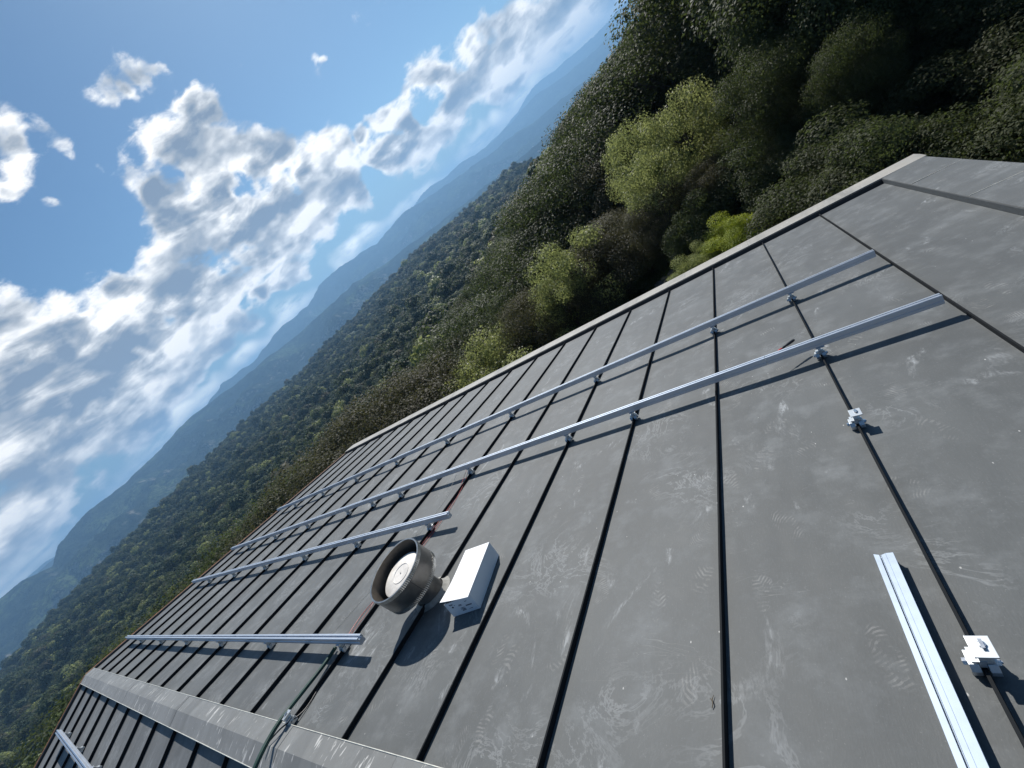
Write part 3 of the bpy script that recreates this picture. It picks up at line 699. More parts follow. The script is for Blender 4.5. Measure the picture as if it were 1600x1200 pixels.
c = k.mix(k.rng(k.noise(P_, 0.35, 5, 0.6), 0.42, 0.6), (0.055, 0.075, 0.025, 1), (0.16, 0.12, 0.075, 1))
c = k.mix(k.rng(k.noise(P_, 2.2, 5, 0.7), 0.5, 0.68), c, (0.030, 0.042, 0.014, 1))
far_ = k.rng(k.v('LENGTH', P_), 50.0, 110.0)
c = k.mix(far_, c, k.mix(k.rng(k.noise(P_, 0.05, 5), 0.4, 0.6), (0.016, 0.026, 0.010, 1), (0.070, 0.095, 0.030, 1)))
k.put(b.inputs['Base Color'], c); b.inputs['Roughness'].default_value = 0.95
bp = k.add('ShaderNodeBump'); bp.inputs['Strength'].default_value = 0.8; bp.inputs['Distance'].default_value = 0.15
k.put(bp.inputs['Height'], k.noise(P_, 5.0, 6, 0.7)); k.put(b.inputs['Normal'], bp.outputs[0])
MAT['soil'] = m
A_ = np.radians(np.linspace(-180, 180, 361)); Rr = np.concatenate([[0.01], np.geomspace(3, 2600, 150)])
AA, RR = np.meshgrid(A_, Rr, indexing='ij'); X, Y = RR * np.sin(AA), RR * np.cos(AA)
tag(grid_mesh('ground', X, Y, ground(X, Y), MAT['soil']), kind='structure')

# ------------------------------------------------------------------ far valley and mountains, one relief
def vnoise(x, y, seed=0):
    xi, yi = np.floor(x).astype(int), np.floor(y).astype(int); fx, fy = x - xi, y - yi
    fx = fx * fx * (3 - 2 * fx); fy = fy * fy * (3 - 2 * fy)
    def h(i, j):
        n = (i * 374761393 + j * 668265263 + seed * 974711) & 0x7fffffff
        n = ((n ^ (n >> 13)) * 1274126177) & 0x7fffffff
        return ((n ^ (n >> 16)) & 0xffff) / 65535.0
    return (h(xi, yi) * (1 - fx) + h(xi + 1, yi) * fx) * (1 - fy) + (h(xi, yi + 1) * (1 - fx) + h(xi + 1, yi + 1) * fx) * fy
def fb(x, y, o=5, seed=0, ridged=False):
    s, a, t_ = 0, 1.0, 0
    for k_ in range(o):
        v = vnoise(x, y, seed + k_)
        if ridged: v = 1 - np.abs(2 * v - 1)
        s = s + a * v; t_ += a; a *= 0.5; x, y = x * 2.03 + 7.1, y * 2.03 + 3.7
    return s / t_
FLOOR = -420.0
RANGES = [  # crest distance, half width of the slopes, crest elevation (deg) by azimuth
 (3700, 2400, [(-130, 0.6), (-100, 0.9), (-91, 1.2), (-86, 1.15), (-84.4, 0.35), (-82.9, 1.3), (-79.9, 1.6), (-76, 1.25), (-72.2, 1.35), (-67.8, 1.6), (-65, 1.2), (-62.8, 0.9), (-57, 0.45), (-52.9, 0.05), (-44.6, -0.1), (-40, -0.95), (-35, -1.5), (-29.8, -2.1), (-24, -2.6), (-18, -2.9), (-10, -3.2), (10, -3.5)]),
 (6000, 2200, [(-130, 0.4), (-100, 0.4), (-70, 0.9), (-68, 1.0), (-63.6, 1.9), (-59.6, 1.35), (-54.3, 2.0), (-50.6, 1.7), (-47.5, 2.45), (-43.3, 2.3), (-38.7, 1.35), (-34.1, 1.9), (-30.2, 1.2), (-26, 0.5), (-22, 0.0), (-18, -0.4), (-14, -1.0), (-8, -1.5), (10, -1.6)]),
 (8300, 2200, [(-130, 0.5), (-89, 1.0), (-86.5, 1.2), (-84.4, 1.0), (-83, 0.5), (-60, 0.6), (-36, 1.3), (-32, 1.6), (-30.2, 2.0), (-27, 1.5), (-24.3, 1.3), (-22, 0.9), (-19.2, 0.6), (-16.5, 0.75), (-13.1, 1.0), (-11, 0.6), (-7, 0.1), (10, 0.0)]),
 (10800, 2300, [(-130, 0.4), (-40, 0.5), (-20, 0.7), (-15.5, 0.9), (-13.1, 1.75), (-10, 1.45), (-8.8, 1.4), (-5.4, 1.15), (-2, 1.3), (3, 1.6), (10, 1.3)])]
A_ = np.linspace(-112, 14, 760); Rr = np.concatenate([np.linspace(1750, 4500, 200), np.linspace(4530, 12800, 250)])
AA, RR = np.meshgrid(A_, Rr, indexing='ij'); Ar = np.radians(AA); X, Y = RR * np.sin(Ar), RR * np.cos(Ar)
Z = np.full_like(X, FLOOR) + 60 * fb(X / 900, Y / 900, 4, 3) - 30
cz_ = float(CAM_POS[2])
for q, (rc, hw, prof) in enumerate(RANGES):
    pa, pe = zip(*prof)
    e_ = np.interp(AA, pa, pe) + 0.16 * (fb(AA * 0.9, AA * 0 + q, 4, 11 + q) - 0.5) * 2
    rcv = rc + 500 * (fb(AA / 9.0, AA * 0 + 5 + q, 3, 40 + q) - 0.5) * 2
    zc = cz_ + rcv * np.tan(np.radians(e_))
    d = np.abs(RR - rcv) / np.where(RR < rcv, hw, hw * 0.8)
    s_ = np.clip(1 - d, 0, 1); s_ = s_ ** 1.15
    gul = fb(X / 520, Y / 520, 5, 60 + q, True); 
    amp = np.clip(d * 3.2, 0, 1) * s_ ** 0.7
    zz = FLOOR + (zc - FLOOR) * s_ + (gul - 0.62) * 300 * amp + (fb(X / 160, Y / 160, 4, 80 + q, True) - 0.6) * 70 * amp
    Z = np.maximum(Z, np.minimum(zz, zc + (RR - rcv) * 0 + 0))
m, k, b = new_mat('distant_wooded_mountain')
geo_ = k.add('ShaderNodeNewGeometry'); P_ = geo_.outputs['Position']
n1_ = k.noise(P_, 0.0022, 6, 0.62); n2_ = k.noise(P_, 0.016, 5, 0.7); n3_ = k.noise(P_, 0.05, 4, 0.7)
c = k.mix(k.rng(n2_, 0.35, 0.65), (0.004, 0.009, 0.010, 1), (0.030, 0.042, 0.028, 1))
c = k.mix(k.m('MULTIPLY', k.rng(n1_, 0.50, 0.62), k.rng(n3_, 0.40, 0.65)), c, (0.11, 0.15, 0.06, 1))
nz = k.sep(geo_.outputs['Normal'])[2]
c = k.mix(k.m('MULTIPLY', k.rng(nz, 0.86, 0.72), k.rng(n3_, 0.45, 0.6)), c, (0.22, 0.20, 0.17, 1))
pz = k.sep(P_)[2]
c = k.mix(k.m('MULTIPLY', k.rng(pz, -330, -400), k.rng(n2_, 0.42, 0.60)), c, (0.17, 0.20, 0.09, 1))
k.put(b.inputs['Base Color'], c); b.inputs['Roughness'].default_value = 1.0; b.inputs['Specular IOR Level'].default_value = 0.0
bp = k.add('ShaderNodeBump'); bp.inputs['Strength'].default_value = 1.0; bp.inputs['Distance'].default_value = 14.0
k.put(bp.inputs['Height'], k.m('ADD', n3_, n2_)); k.put(b.inputs['Normal'], bp.outputs[0])
tag(grid_mesh('hills', X, Y, Z, m), kind='structure')
HX = (A_, Rr, Z)

# ------------------------------------------------------------------ leaves
def leaf_mat(name, c0, c1, rough, trans, tcol, spec=0.5):
    m, k, b = new_mat(name)
    rpi = k.add('ShaderNodeNewGeometry').outputs['Random Per Island']
    ob = k.add('ShaderNodeObjectInfo').outputs['Random']
    c = k.mix(rpi, c0 + (1,), c1 + (1,))
    c = k.mix(k.m('MULTIPLY', ob, 0.5), c, tuple(x * y for x, y in zip(c0, (1.25, 0.85, 0.9))) + (1,))
    k.put(b.inputs['Base Color'], c); b.inputs['Roughness'].default_value = rough; b.inputs['Specular IOR Level'].default_value = spec
    tr = k.add('ShaderNodeBsdfTranslucent'); k.put(tr.inputs[0], tcol + (1,))
    mx = k.add('ShaderNodeMixShader'); mx.inputs[0].default_value = trans
    k.l.new(b.outputs[0], mx.inputs[1]); k.l.new(tr.outputs[0], mx.inputs[2]); k.l.new(mx.outputs[0], k.n['Material Output'].inputs[0])
    return m
LM = {'oak': leaf_mat('holm_oak_leaf', (0.034, 0.048, 0.020), (0.070, 0.086, 0.038), 0.60, 0.30, (0.13, 0.17, 0.05), 0.14),
      'brown': leaf_mat('russet_oak_leaf', (0.044, 0.047, 0.024), (0.080, 0.078, 0.044), 0.60, 0.26, (0.15, 0.15, 0.06), 0.14),
      'pine': leaf_mat('pine_needle', (0.025, 0.046, 0.020), (0.052, 0.084, 0.036), 0.7, 0.12, (0.06, 0.10, 0.03), 0.2),
      'green': leaf_mat('fresh_green_leaf', (0.12, 0.16, 0.05), (0.26, 0.29, 0.11), 0.5, 0.38, (0.42, 0.46, 0.16), 0.2),
      'yellow': leaf_mat('yellow_broom', (0.20, 0.30, 0.04), (0.42, 0.50, 0.04), 0.6, 0.35, (0.46, 0.52, 0.04), 0.3),
      'grey': leaf_mat('grey_scrub', (0.045, 0.050, 0.038), (0.09, 0.10, 0.075), 0.6, 0.1, (0.1, 0.12, 0.05), 0.3),
      'grass': leaf_mat('meadow_grass', (0.06, 0.10, 0.018), (0.13, 0.17, 0.035), 0.6, 0.4, (0.22, 0.30, 0.04), 0.3)}
BARK = simple('bark', (0.075, 0.06, 0.045), 0.95, 0.0, 0.3, 10.0, 0.8)
def np_quads(name, V, mats, mi=None):
    nq = len(V) // 4
    me = bpy.data.meshes.new(name); me.vertices.add(len(V)); me.vertices.foreach_set('co', V.astype(np.float32).ravel())
    me.loops.add(nq * 4); me.loops.foreach_set('vertex_index', np.arange(nq * 4, dtype=np.int32))
    me.polygons.add(nq); me.polygons.foreach_set('loop_start', (np.arange(nq) * 4).astype(np.int32))
    if mi is not None: me.polygons.foreach_set('material_index', mi.astype(np.int32))
    me.update(calc_edges=True)
    for m_ in mats: me.materials.append(m_)
    return me
def leaf_quads(C, N_, L, Wd, rg, jit=0.42):     # leaves at C facing roughly N_, length L, width Wd
    n = len(C)
    nrm = N_ + rg.normal(0, jit, (n, 3)); nrm /= np.linalg.norm(nrm, axis=1)[:, None]
    u = np.cross(nrm, rg.normal(0, 1, (n, 3))); u /= np.linalg.norm(u, axis=1)[:, None] + 1e-9
    w = np.cross(nrm, u); l = L * rg.uniform(0.6, 1.25, n)[:, None]; wd = Wd * rg.uniform(0.7, 1.2, n)[:, None]
    V = np.stack([C - u * l, C - w * wd + nrm * l * 0.12, C + u * l, C + w * wd + nrm * l * 0.12], 1)
    return V.reshape(-1, 3)
def crown_pts(rg, kind, nclump, per, size):
    # unit tree: height 1, crown filling 0.25..1 of it, radius ~0.36
    cs = []
    if kind == 'pine':
        for _ in range(nclump):
            h = rg.uniform(0.22, 0.97); rmax = 0.26 * (1 - (h - 0.2) / 0.85) ** 0.7 + 0.03
            a = rg.uniform(0, 6.283); r = rmax * math.sqrt(rg.uniform(0.15, 1)); cs.append((r * math.cos(a), r * math.sin(a), h, rg.uniform(0.05, 0.10)))
    elif kind == 'bush':
        for _ in range(nclump):
            a = rg.uniform(0, 6.283); r = 0.5 * math.sqrt(rg.uniform(0, 1)); h = rg.uniform(0.15, 0.85) * (1 - r * r * 2.2); cs.append((r * math.cos(a), r * math.sin(a), max(h, 0.1), rg.uniform(0.10, 0.20)))
    else:
        k_ = 0
        while len(cs) < nclump:
            p = rg.uniform(-1, 1, 3); q = np.linalg.norm(p)
            if q > 1 or q < 0.35 and rg.uniform() < 0.8: continue
            rr = 0.42 * (1.0 if p[2] > -0.2 else 0.9)
            cs.append((p[0] * rr, p[1] * rr, 0.55 + 0.39 * p[2], rg.uniform(0.07, 0.15)))
    P_, N_ = [], []
    for (cx_, cy_, cz2, cr_) in cs:
        n = int(per * (cr_ / 0.1) ** 2)
        d = rg.normal(0, 1, (n, 3)); d /= np.linalg.norm(d, axis=1)[:, None]
        r = cr_ * (rg.uniform(0.35, 1.12, n) ** 0.6)[:, None]
        sq = np.array([1.15, 1.15, 0.75 if kind != 'pine' else 0.55])
        P_.append(np.array([cx_, cy_, cz2]) + d * r * sq); N_.append(d * 0.8 + np.array([0, 0, 0.5]))
    return cs, np.concatenate(P_), np.concatenate(N_)
def make_tree_meshes(name, kind, mat, seed, nclump, per, lsize, H):
    rg = np.random.default_rng(seed)
    cs, P_, N_ = crown_pts(rg, kind, nclump, per, lsize)
    asp = 0.33 if kind == 'pine' else 0.62
    V = leaf_quads(P_ * H, N_, lsize, lsize * asp, rg)
    cme = np_quads(name + '_crown', V, [LM[mat]])
    mb = MB(); hh = 0.9 * H if kind == 'pine' else 0.55 * H
    lean = rg.normal(0, 0.02, 2) * H
    if kind != 'bush':
        pts = [(lean[0] * q * q, lean[1] * q * q, hh * q - 0.4) for q in np.linspace(0, 1, 7)]
        mb.tube(pts, [0.030 * H * (1 - 0.75 * q) for q in np.linspace(0, 1, 7)], 8)
    for (cx_, cy_, cz2, cr_) in cs[:: max(1, len(cs) // 16)]:
        tz = max(0.02 if kind == 'bush' else 0.24, cz2 - (0.28 if kind != 'pine' else 0.03))
        a_ = Vector((0, 0, tz * H)); b_ = Vector((cx_ * H, cy_ * H, cz2 * H)); mid_ = a_.lerp(b_, 0.5) + Vector((0, 0, -0.02 * H))
        mb.tube([a_, mid_, b_], [0.011 * H, 0.007 * H, 0.002 * H], 5)
    me = bpy.data.meshes.new(name + '_trunk'); me.from_pydata(mb.v, [], mb.f); me.update(); me.materials.append(BARK)
    return cme, me
# kind: (crown shape, leaf material, crown name) with near (fine) and mid (coarser) versions of a 10 m tree
PROTO = {}
def protos():
    for key, shape, mat, H in (('oak', 'oak', 'oak', 10), ('brown', 'oak', 'brown', 10), ('green', 'oak', 'green', 10), ('pine', 'pine', 'pine', 12)):
        PROTO[key] = [make_tree_meshes(key, shape, mat, s_, {'oak': 130, 'brown': 130, 'green': 58, 'pine': 160}[key], {'oak': 430, 'brown': 430, 'green': 330, 'pine': 330}[key], 0.070 if key != 'green' else 0.10, H) + (H,) for s_ in (1, 2)]
        PROTO[key + '_far'] = [make_tree_meshes(key, shape, mat, s_ + 10, 80, 300, 0.115, H) + (H,) for s_ in (1, 2, 3)]
    for key, mat in (('bush_green', 'green'), ('bush_grey', 'grey'), ('bush_yellow', 'yellow'), ('bush_oak', 'oak')):
        PROTO[key] = [make_tree_meshes(key, 'bush', mat, 31, 75, 330, 0.023, 2.0) + (2.0,)]
protos()
def add_tree(key, x, y, h, label, cat, name, group, rg, wscale=1.0, variant=None, limbs=True):
    v = PROTO[key]; cme, tme, H = v[variant if variant is not None else rg.integers(len(v))]
    z = float(ground(x, y)) - 0.05
    t_ = empty(name, (x, y, z), (0, 0, float(rg.uniform(0, 6.283))), label, cat, group)
    s_ = h / H; t_.scale = (s_ * wscale, s_ * wscale, s_)
    for nm, me in (('crown', cme), ('trunk' if 'bush' not in key else 'stem', tme)):
        o = bpy.data.objects.new(nm, me); COL.objects.link(o); o.parent = t_
    return t_
def place_px(key, x, y, r, label, cat, name, group=None, w=1.0, seed=0, hmin=0.5):   # top of the plant seen towards (x, y), standing r metres away
    d = px_dir(x, y); q = r / math.hypot(d[0], d[1]); px_, py_ = CAM_POS[0] + d[0] * q, CAM_POS[1] + d[1] * q; zt = CAM_POS[2] + d[2] * q
    h = max(hmin, zt - float(ground(px_, py_)))
    return add_tree(key, px_, py_, h, label, cat, name, group, np.random.default_rng(seed), w, 0)
TREES = []
def T(*a, **k_): o = place_px(*a, **k_); TREES.append((o.location.x, o.location.y, 2.2)); return o
gG = 'fresh green trees among the dark oaks'
for k_, (x, y, r, w, lab) in enumerate([
    (1030, 128, 18.0, 0.68, 'tall fresh green tree, largest of the bright trees above the eave'),
    (958, 172, 20.0, 0.62, 'slim fresh green tree, smaller one at the left of the largest bright tree'),
    (990, 215, 16.5, 0.72, 'fresh green tree in front of the largest bright tree, beside a brown oak'),
    (848, 360, 17.6, 0.75, 'narrow fresh green tree beside a wide dark oak, above the middle of the eave'),
    (838, 425, 16.6, 0.62, 'low fresh green tree at the foot of the narrow bright one'),
    (762, 496, 19.5, 0.75, 'fresh green tree close above the eave, right one of the pair by the roof'),
    (708, 530, 19.0, 0.85, 'fresh green tree touching the eave, farthest left of the bright trees'),
    (1255, 185, 15.8, 0.45, 'small sunlit yellow green tree among dark oaks, above the corner of the roof')]):
    T('green', x, y, r, lab, 'tree', 'green_tree', gG, w=w, seed=1 + k_)
gD = 'dark oaks standing right behind the eave'
for k_, a in enumerate([('oak', 1135, -70, 22, 0.55, 'large grey green oak at the top, behind the tall fresh green tree'),
    ('oak', 1215, -230, 17.0, 0.75, 'big dark oak with a forked trunk, above the right end of the eave'),
    ('oak', 1400, -260, 15.5, 0.75, 'big dark oak with sunlit olive leaves, above the corner of the roof'),
    ('oak', 1590, -200, 16, 0.75, 'dark oak in the upper right corner, over the patch of bare earth'),
    ('oak', 1165, 60, 15.6, 0.85, 'dark oak rising between the green tree and the forked oak'),
    ('oak', 1310, 20, 13.6, 0.70, 'olive leafed young oak leaning over the corner of the roof'),
    ('oak', 1500, -40, 14.5, 0.80, 'dark oak behind the right verge'),
    ('brown', 1085, 250, 15.2, 0.95, 'rounded dark brown oak to the left of the yellow broom'),
    ('brown', 935, 335, 17.5, 1.35, 'wide rounded dark brown oak above the middle of the eave'),
    ('brown', 1010, 290, 15.6, 1.0, 'brown oak in front of the fresh green trees'),
    ('brown', 885, 405, 17.6, 1.0, 'brown oak whose foot is hidden by the eave, beside a narrow green tree'),
    ('brown', 800, 452, 18.0, 0.9, 'small russet oak between two fresh green trees'),
    ('brown', 655, 552, 24, 1.1, 'russet oak left of the fresh green tree that touches the eave'),
    ('brown', 585, 598, 22, 1.2, 'wide brown oak behind the far left end of the eave'),
    ('brown', 525, 625, 25, 1.2, 'brown oak beyond the far left corner of the roof'),
    ('brown', 470, 700, 23, 1.2, 'brown oak beyond the upper part of the left verge'),
    ('brown', 408, 742, 28, 1.2, 'brown oak beyond the left verge, next to the second rail end'),
    ('oak', 355, 800, 31, 1.2, 'dark oak beyond the left verge, above the end of the third rail'),
    ('oak', 300, 858, 34, 1.2, 'olive oak beyond the left verge, between the third and fourth rails'),
    ('oak', 235, 935, 36, 1.2, 'olive oak beyond the left verge, by the end of the fourth rail'),
    ('oak', 150, 1010, 38, 1.2, 'olive oak beyond the left end of the ridge cap'),
    ('oak', 60, 1090, 40, 1.2, 'olive oak in the lower left corner, beyond the far slope'),
    ('pine', 740, 420, 42, 1.3, 'dark pine behind the russet oaks and the left fresh green trees')]):
    key, x, y, r, w, lab = a
    T(key, x, y, r, lab, 'tree', 'pine_tree' if key == 'pine' else 'oak_tree', gD, w=w, seed=20 + k_)
gB = 'bushes along the foot of the eave'
for k_, a in enumerate([('bush_yellow', 1118, 332, 12.6, 1.15, 'yellow flowering broom bush behind the eave'), ('bush_green', 1085, 372, 12.6, 0.8, 'bright green low bush at the left foot of the yellow broom'),
    ('bush_grey', 1185, 322, 12.6, 0.9, 'grey leaved bush to the right of the yellow broom'), ('bush_green', 1265, 268, 13.0, 1.0, 'green shrub between the grey bush and the forked oak'),
    ('bush_oak', 1225, 300, 12.2, 0.9, 'dark green shrub next to the grey bush'), ('bush_green', 1305, 240, 12.6, 0.7, 'slender green shrub nearest the corner of the roof'),
    ('bush_grey', 935, 488, 11.5, 0.9, 'small olive bush peeping over the middle of the eave'), ('bush_green', 1060, 395, 11.9, 0.9, 'low green bush lying against the eave, left of the broom'),
    ('bush_oak', 1500, 214, 11.0, 1.0, 'dark shrub behind the right verge'), ('bush_grey', 1575, 205, 10.6, 0.9, 'dull shrub below the patch of bare earth'),
    ('bush_oak', 1420, 215, 11.5, 0.9, 'dark shrub straight behind the corner of the roof'), ('bush_green', 775, 562, 14, 0.9, 'low green bush under the russet oak at the eave')]):
    key, x, y, r, w, lab = a
    T(key, x, y, r, lab, 'shrub', {'bush_yellow': 'broom_bush', 'bush_green': 'green_bush', 'bush_grey': 'grey_bush', 'bush_oak': 'dark_bush'}[key], gB, w=w, seed=60 + k_, hmin=0.6)
# undergrowth closing the foot of the wood
rg = np.random.default_rng(41); nb = 0
for tr in range(4000):
    if nb >= 46: break
    a = rg.uniform(-24, 27); r = rg.uniform(13.6, 19.5) if a < 9 else rg.uniform(9.8, 17)
    x, y = r * math.sin(R(a)), r * math.cos(R(a))
    if -17 < a < -5 and r < 15.5: continue
    if 20.5 < a < 23.5 and r < 12.5: continue
    if any((x - p[0]) ** 2 + (y - p[1]) ** 2 < 1.25 ** 2 for p in TREES) or y < 7.6: continue
    wh = 'left of the broom' if a < -8 else ('above the broom' if a < 1 else ('below the forked oak' if a < 9 else ('behind the corner of the roof' if a < 17 else 'behind the right verge')))
    ky = 'bush_oak' if rg.uniform() < 0.8 else 'bush_grey'
    lab = ('dark leafy' if ky == 'bush_oak' else 'dull grey') + ' bush, ' + ('in front, ' if r < 15.5 else 'under trees, ') + wh
    add_tree(ky, x, y, rg.uniform(1.3, 2.6), lab, 'shrub', 'dark_bush' if ky == 'bush_oak' else 'grey_bush', 'undergrowth: ' + lab, rg, rg.uniform(0.9, 1.3), 0)
    TREES.append((x, y, 1)); nb += 1
# the rest of the wood near the house, tree by tree
rg = np.random.default_rng(77)
SKY_A = [-100, -90, -50, -38, -30, -25.6, -21.7, -17, -13.6, -10.3, -8, -5, -2.5, 0, 4]
SKY_E = [-3, -3, -4, -4.2, -4.0, -3.9, -4.2, -3.6, -2.9, -1.6, -1.2, -0.5, 0.5, 0.9, 30]
KIND = {'oak': ('dark oak', 'oak_tree'), 'pine': ('dark pine', 'pine_tree'), 'brown': ('russet oak', 'oak_tree'), 'green': ('fresh green tree', 'green_tree')}
SECT = [(-90, 'past the ridge cap end'), (-83, 'past the fourth rail end'), (-75, 'past the third rail end'), (-67, 'past the second rail end'), (-61, 'past the longest rail end'),
        (-54, 'past the far left roof corner'), (-47, 'above the left eave end'), (-40, 'by the bright tree at the eave'), (-33, 'above the pair of bright trees'), (-26, 'above the narrow green tree'),
        (-19, 'above the wide brown oak'), (-12, 'left of the tallest green tree'), (-5, 'by the tallest green tree'), (3, 'above the yellow broom bush'), (10, 'behind the forked oak'), (18, 'above the corner of the roof'), (99, 'in the upper right corner')]
cnt = 0; tries = 0
while cnt < 262 and tries < 90000:
    tries += 1
    a = rg.uniform(-103, 30); rmin = 17.5 if a > -32 else 25
    r = math.sqrt(rg.uniform(rmin ** 2, 92 ** 2)) if rg.uniform() < 0.75 else math.sqrt(rg.uniform(rmin ** 2, 45 ** 2))
    if a > 8 and r > 45: continue
    x, y = r * math.sin(R(a)), r * math.cos(R(a)); sep_ = 2.1 + r * 0.026
    if any((x - p[0]) ** 2 + (y - p[1]) ** 2 < sep_ ** 2 for p in TREES): continue
    zg_ = float(ground(x, y)); h = rg.uniform(7.5, 11.5) if a > -30 else rg.uniform(5.5, 8.5)
    top = CAM_POS[2] + r * math.tan(R(np.interp(a, SKY_A, SKY_E) - rg.uniform(0, 1.4)))
    if a < 4: h = min(h, top - zg_)
    if -32 < a < 2: h = min(h, 9.0)
    if r < 40 and a < -30:
        h = min(h, CAM_POS[2] + r * math.tan(R(-8.0 - rg.uniform(0, 2))) - zg_)
    if r < 26 and -30 < a < -1: h = min(h, CAM_POS[2] + r * math.tan(R(-7.0)) - zg_)
    if h < 2.6: continue
    u = rg.uniform()
    key = 'pine' if (r > 34 and a > -50 and u < 0.66) else ('green' if u > 0.965 else ('brown' if u > 0.90 else 'oak'))
    kd, nm = KIND[key]; sec = next(q_ for lim, q_ in SECT if a < lim)
    band = 'front row' if r < 36 else ('middle rows' if r < 62 else 'back rows')
    size = 'low' if h < 5 else ('tall' if h > 8 else 'mid sized')
    add_tree(key + '_far' if r > 34 else key, x, y, h, size + ' ' + kd + ', ' + band + ', ' + sec, 'tree', nm, kd + 's of the wood, ' + band + ', ' + sec + ', ' + size, rg, rg.uniform(1.0, 1.35))
    TREES.append((x, y, 1)); cnt += 1
print('trees', cnt, tries)

# ------------------------------------------------------------------ the wood farther off: one canopy nobody could count
def blob_canopy(seed, mat, n=150, s=1.0, leaf=0.42, tall=1.0):
    rg = np.random.default_rng(seed); P_, N_ = [], []
    for _ in range(16):
        p = rg.normal(0, 1, 3); p /= np.linalg.norm(p); p[2] = abs(p[2]); c_ = p * np.array([1.9, 1.9, 1.5 * tall]) * rg.uniform(0.5, 1)
        d = rg.normal(0, 1, (n // 6, 3)); d /= np.linalg.norm(d, axis=1)[:, None]
        P_.append(c_ + d * rg.uniform(0.8, 1.35)); N_.append(d + np.array([0, 0, 0.4]))
    P_, N_ = np.concatenate(P_), np.concatenate(N_)
    me = np_quads('canopy_' + mat, leaf_quads(P_ * s, N_, leaf, leaf * 0.75, rg, 0.32), [LM[mat]])
    return bpy.data.objects.new('canopy_' + mat, me)
src = bpy.data.collections.new('canopy_sources')
for s_, mt, tl in ((1, 'oak', 1), (2, 'pine', 1.5), (3, 'oak', 1), (4, 'brown', 1), (5, 'pine', 1.2), (6, 'pine', 1.3), (7, 'oak', 1.1), (8, 'green', 1), (9, 'oak', 0.9), (12, 'oak', 1.3), (13, 'oak', 0.8), (14, 'pine', 0.9)):
    src.objects.link(blob_canopy(s_, mt, 190, 1.0, 0.34, tl))
def scatter(name, pts, scl):
    me = bpy.data.meshes.new(name); me.vertices.add(len(pts)); me.vertices.foreach_set('co', pts.astype(np.float32).ravel())
    at = me.attributes.new('scl', 'FLOAT', 'POINT'); at.data.foreach_set('value', scl.astype(np.float32)); me.update()
    o = bpy.data.objects.new(name, me); COL.objects.link(o)
    ng = bpy.data.node_groups.new(name, 'GeometryNodeTree')
    ng.interface.new_socket('Geometry', in_out='INPUT', socket_type='NodeSocketGeometry'); ng.interface.new_socket('Geometry', in_out='OUTPUT', socket_type='NodeSocketGeometry')
    g = NT(ng); gi = g.add('NodeGroupInput'); go = g.add('NodeGroupOutput')
    ins = g.add('GeometryNodeInstanceOnPoints'); ci = g.add('GeometryNodeCollectionInfo')
    ci.inputs[0].default_value = src; ci.inputs['Separate Children'].default_value = True; ci.inputs['Reset Children'].default_value = True
    rv = g.add('FunctionNodeRandomValue', data_type='FLOAT_VECTOR'); rv.inputs[0].default_value = (-0.15, -0.15, 0); rv.inputs[1].default_value = (0.15, 0.15, 6.283)
    na = g.add('GeometryNodeInputNamedAttribute', data_type='FLOAT'); na.inputs['Name'].default_value = 'scl'
    ng.links.new(gi.outputs[0], ins.inputs['Points']); ng.links.new(ci.outputs[0], ins.inputs['Instance']); ins.inputs['Pick Instance'].default_value = True
    ng.links.new(rv.outputs[0], ins.inputs['Rotation']); ng.links.new(na.outputs[0], ins.inputs['Scale']); ng.links.new(ins.outputs[0], go.inputs[0])
    md = o.modifiers.new('scatter', 'NODES'); md.node_group = ng
    return tag(o, kind='stuff')
rg = np.random.default_rng(5)
def wood_points(r0, r1, n, a0=-106, a1=16, grow=1.0):
    a = rg.uniform(a0, a1, n); r = np.sqrt(rg.uniform(r0 ** 2, r1 ** 2, n)); x, y = r * np.sin(np.radians(a)), r * np.cos(np.radians(a))
    z = ground(x, y); s_ = np.exp(rg.normal(0, 0.30, n)) * grow * (0.7 + 0.6 * fb(x / 60, y / 60, 3, 21))
    keep_ = (fb(x / 38, y / 38, 4, 31) < 0.66) | (r < 95); x, y, z, s_, r = x[keep_], y[keep_], z[keep_], s_[keep_], r[keep_]; n = len(x)
    return np.stack([x, y, z + 2.0 * s_ + rg.uniform(0, 2.4, n) * s_], 1), s_
p1, s1_ = wood_points(90, 420, 15000, grow=0.95); p2, s2_ = wood_points(400, 1900, 90000, grow=1.35)
# below the near trees too: undergrowth closes the gaps
p3, s3_ = wood_points(26, 95, 900, grow=0.55); p3[:, 2] -= 1.0
tag(scatter('forest', np.concatenate([p1, p2, p3]), np.concatenate([s1_, s2_, s3_])), 'dense dark wood covering the hillside down to the valley', 'forest')

# grass and rubble between the eave and the trees
rg = np.random.default_rng(9)
n = 26000; a = np.radians(rg.uniform(-40, 26, n)); r = rg.uniform(6.5, 16, n); x, y = r * np.sin(a), r * np.cos(a)
ok = (fb(x * 0.8 + 40, y * 0.8 + 40, 3, 9) > 0.42) & (y > 6.4); x, y = x[ok], y[ok]; z = ground(x, y); n = len(x)
h = rg.uniform(0.08, 0.32, n)[:, None]; d = rg.normal(0, 0.35, (n, 3)); d[:, 2] = 1; w = rg.normal(0, 1, (n, 3)); w[:, 2] = 0; w /= np.linalg.norm(w, axis=1)[:, None]; w *= 0.009
B_ = np.stack([x, y, z], 1); tip = B_ + d * h
V = np.stack([B_ - w, B_ + w, tip + w * 0.2, tip - w * 0.2], 1).reshape(-1, 3)
o = bpy.data.objects.new('grass', np_quads('grass', V, [LM['grass']])); COL.objects.link(o); tag(o, 'rough green grass between the eave and the trees', 'grass', kind='stuff')
st = MB(); rq = random.Random(8)
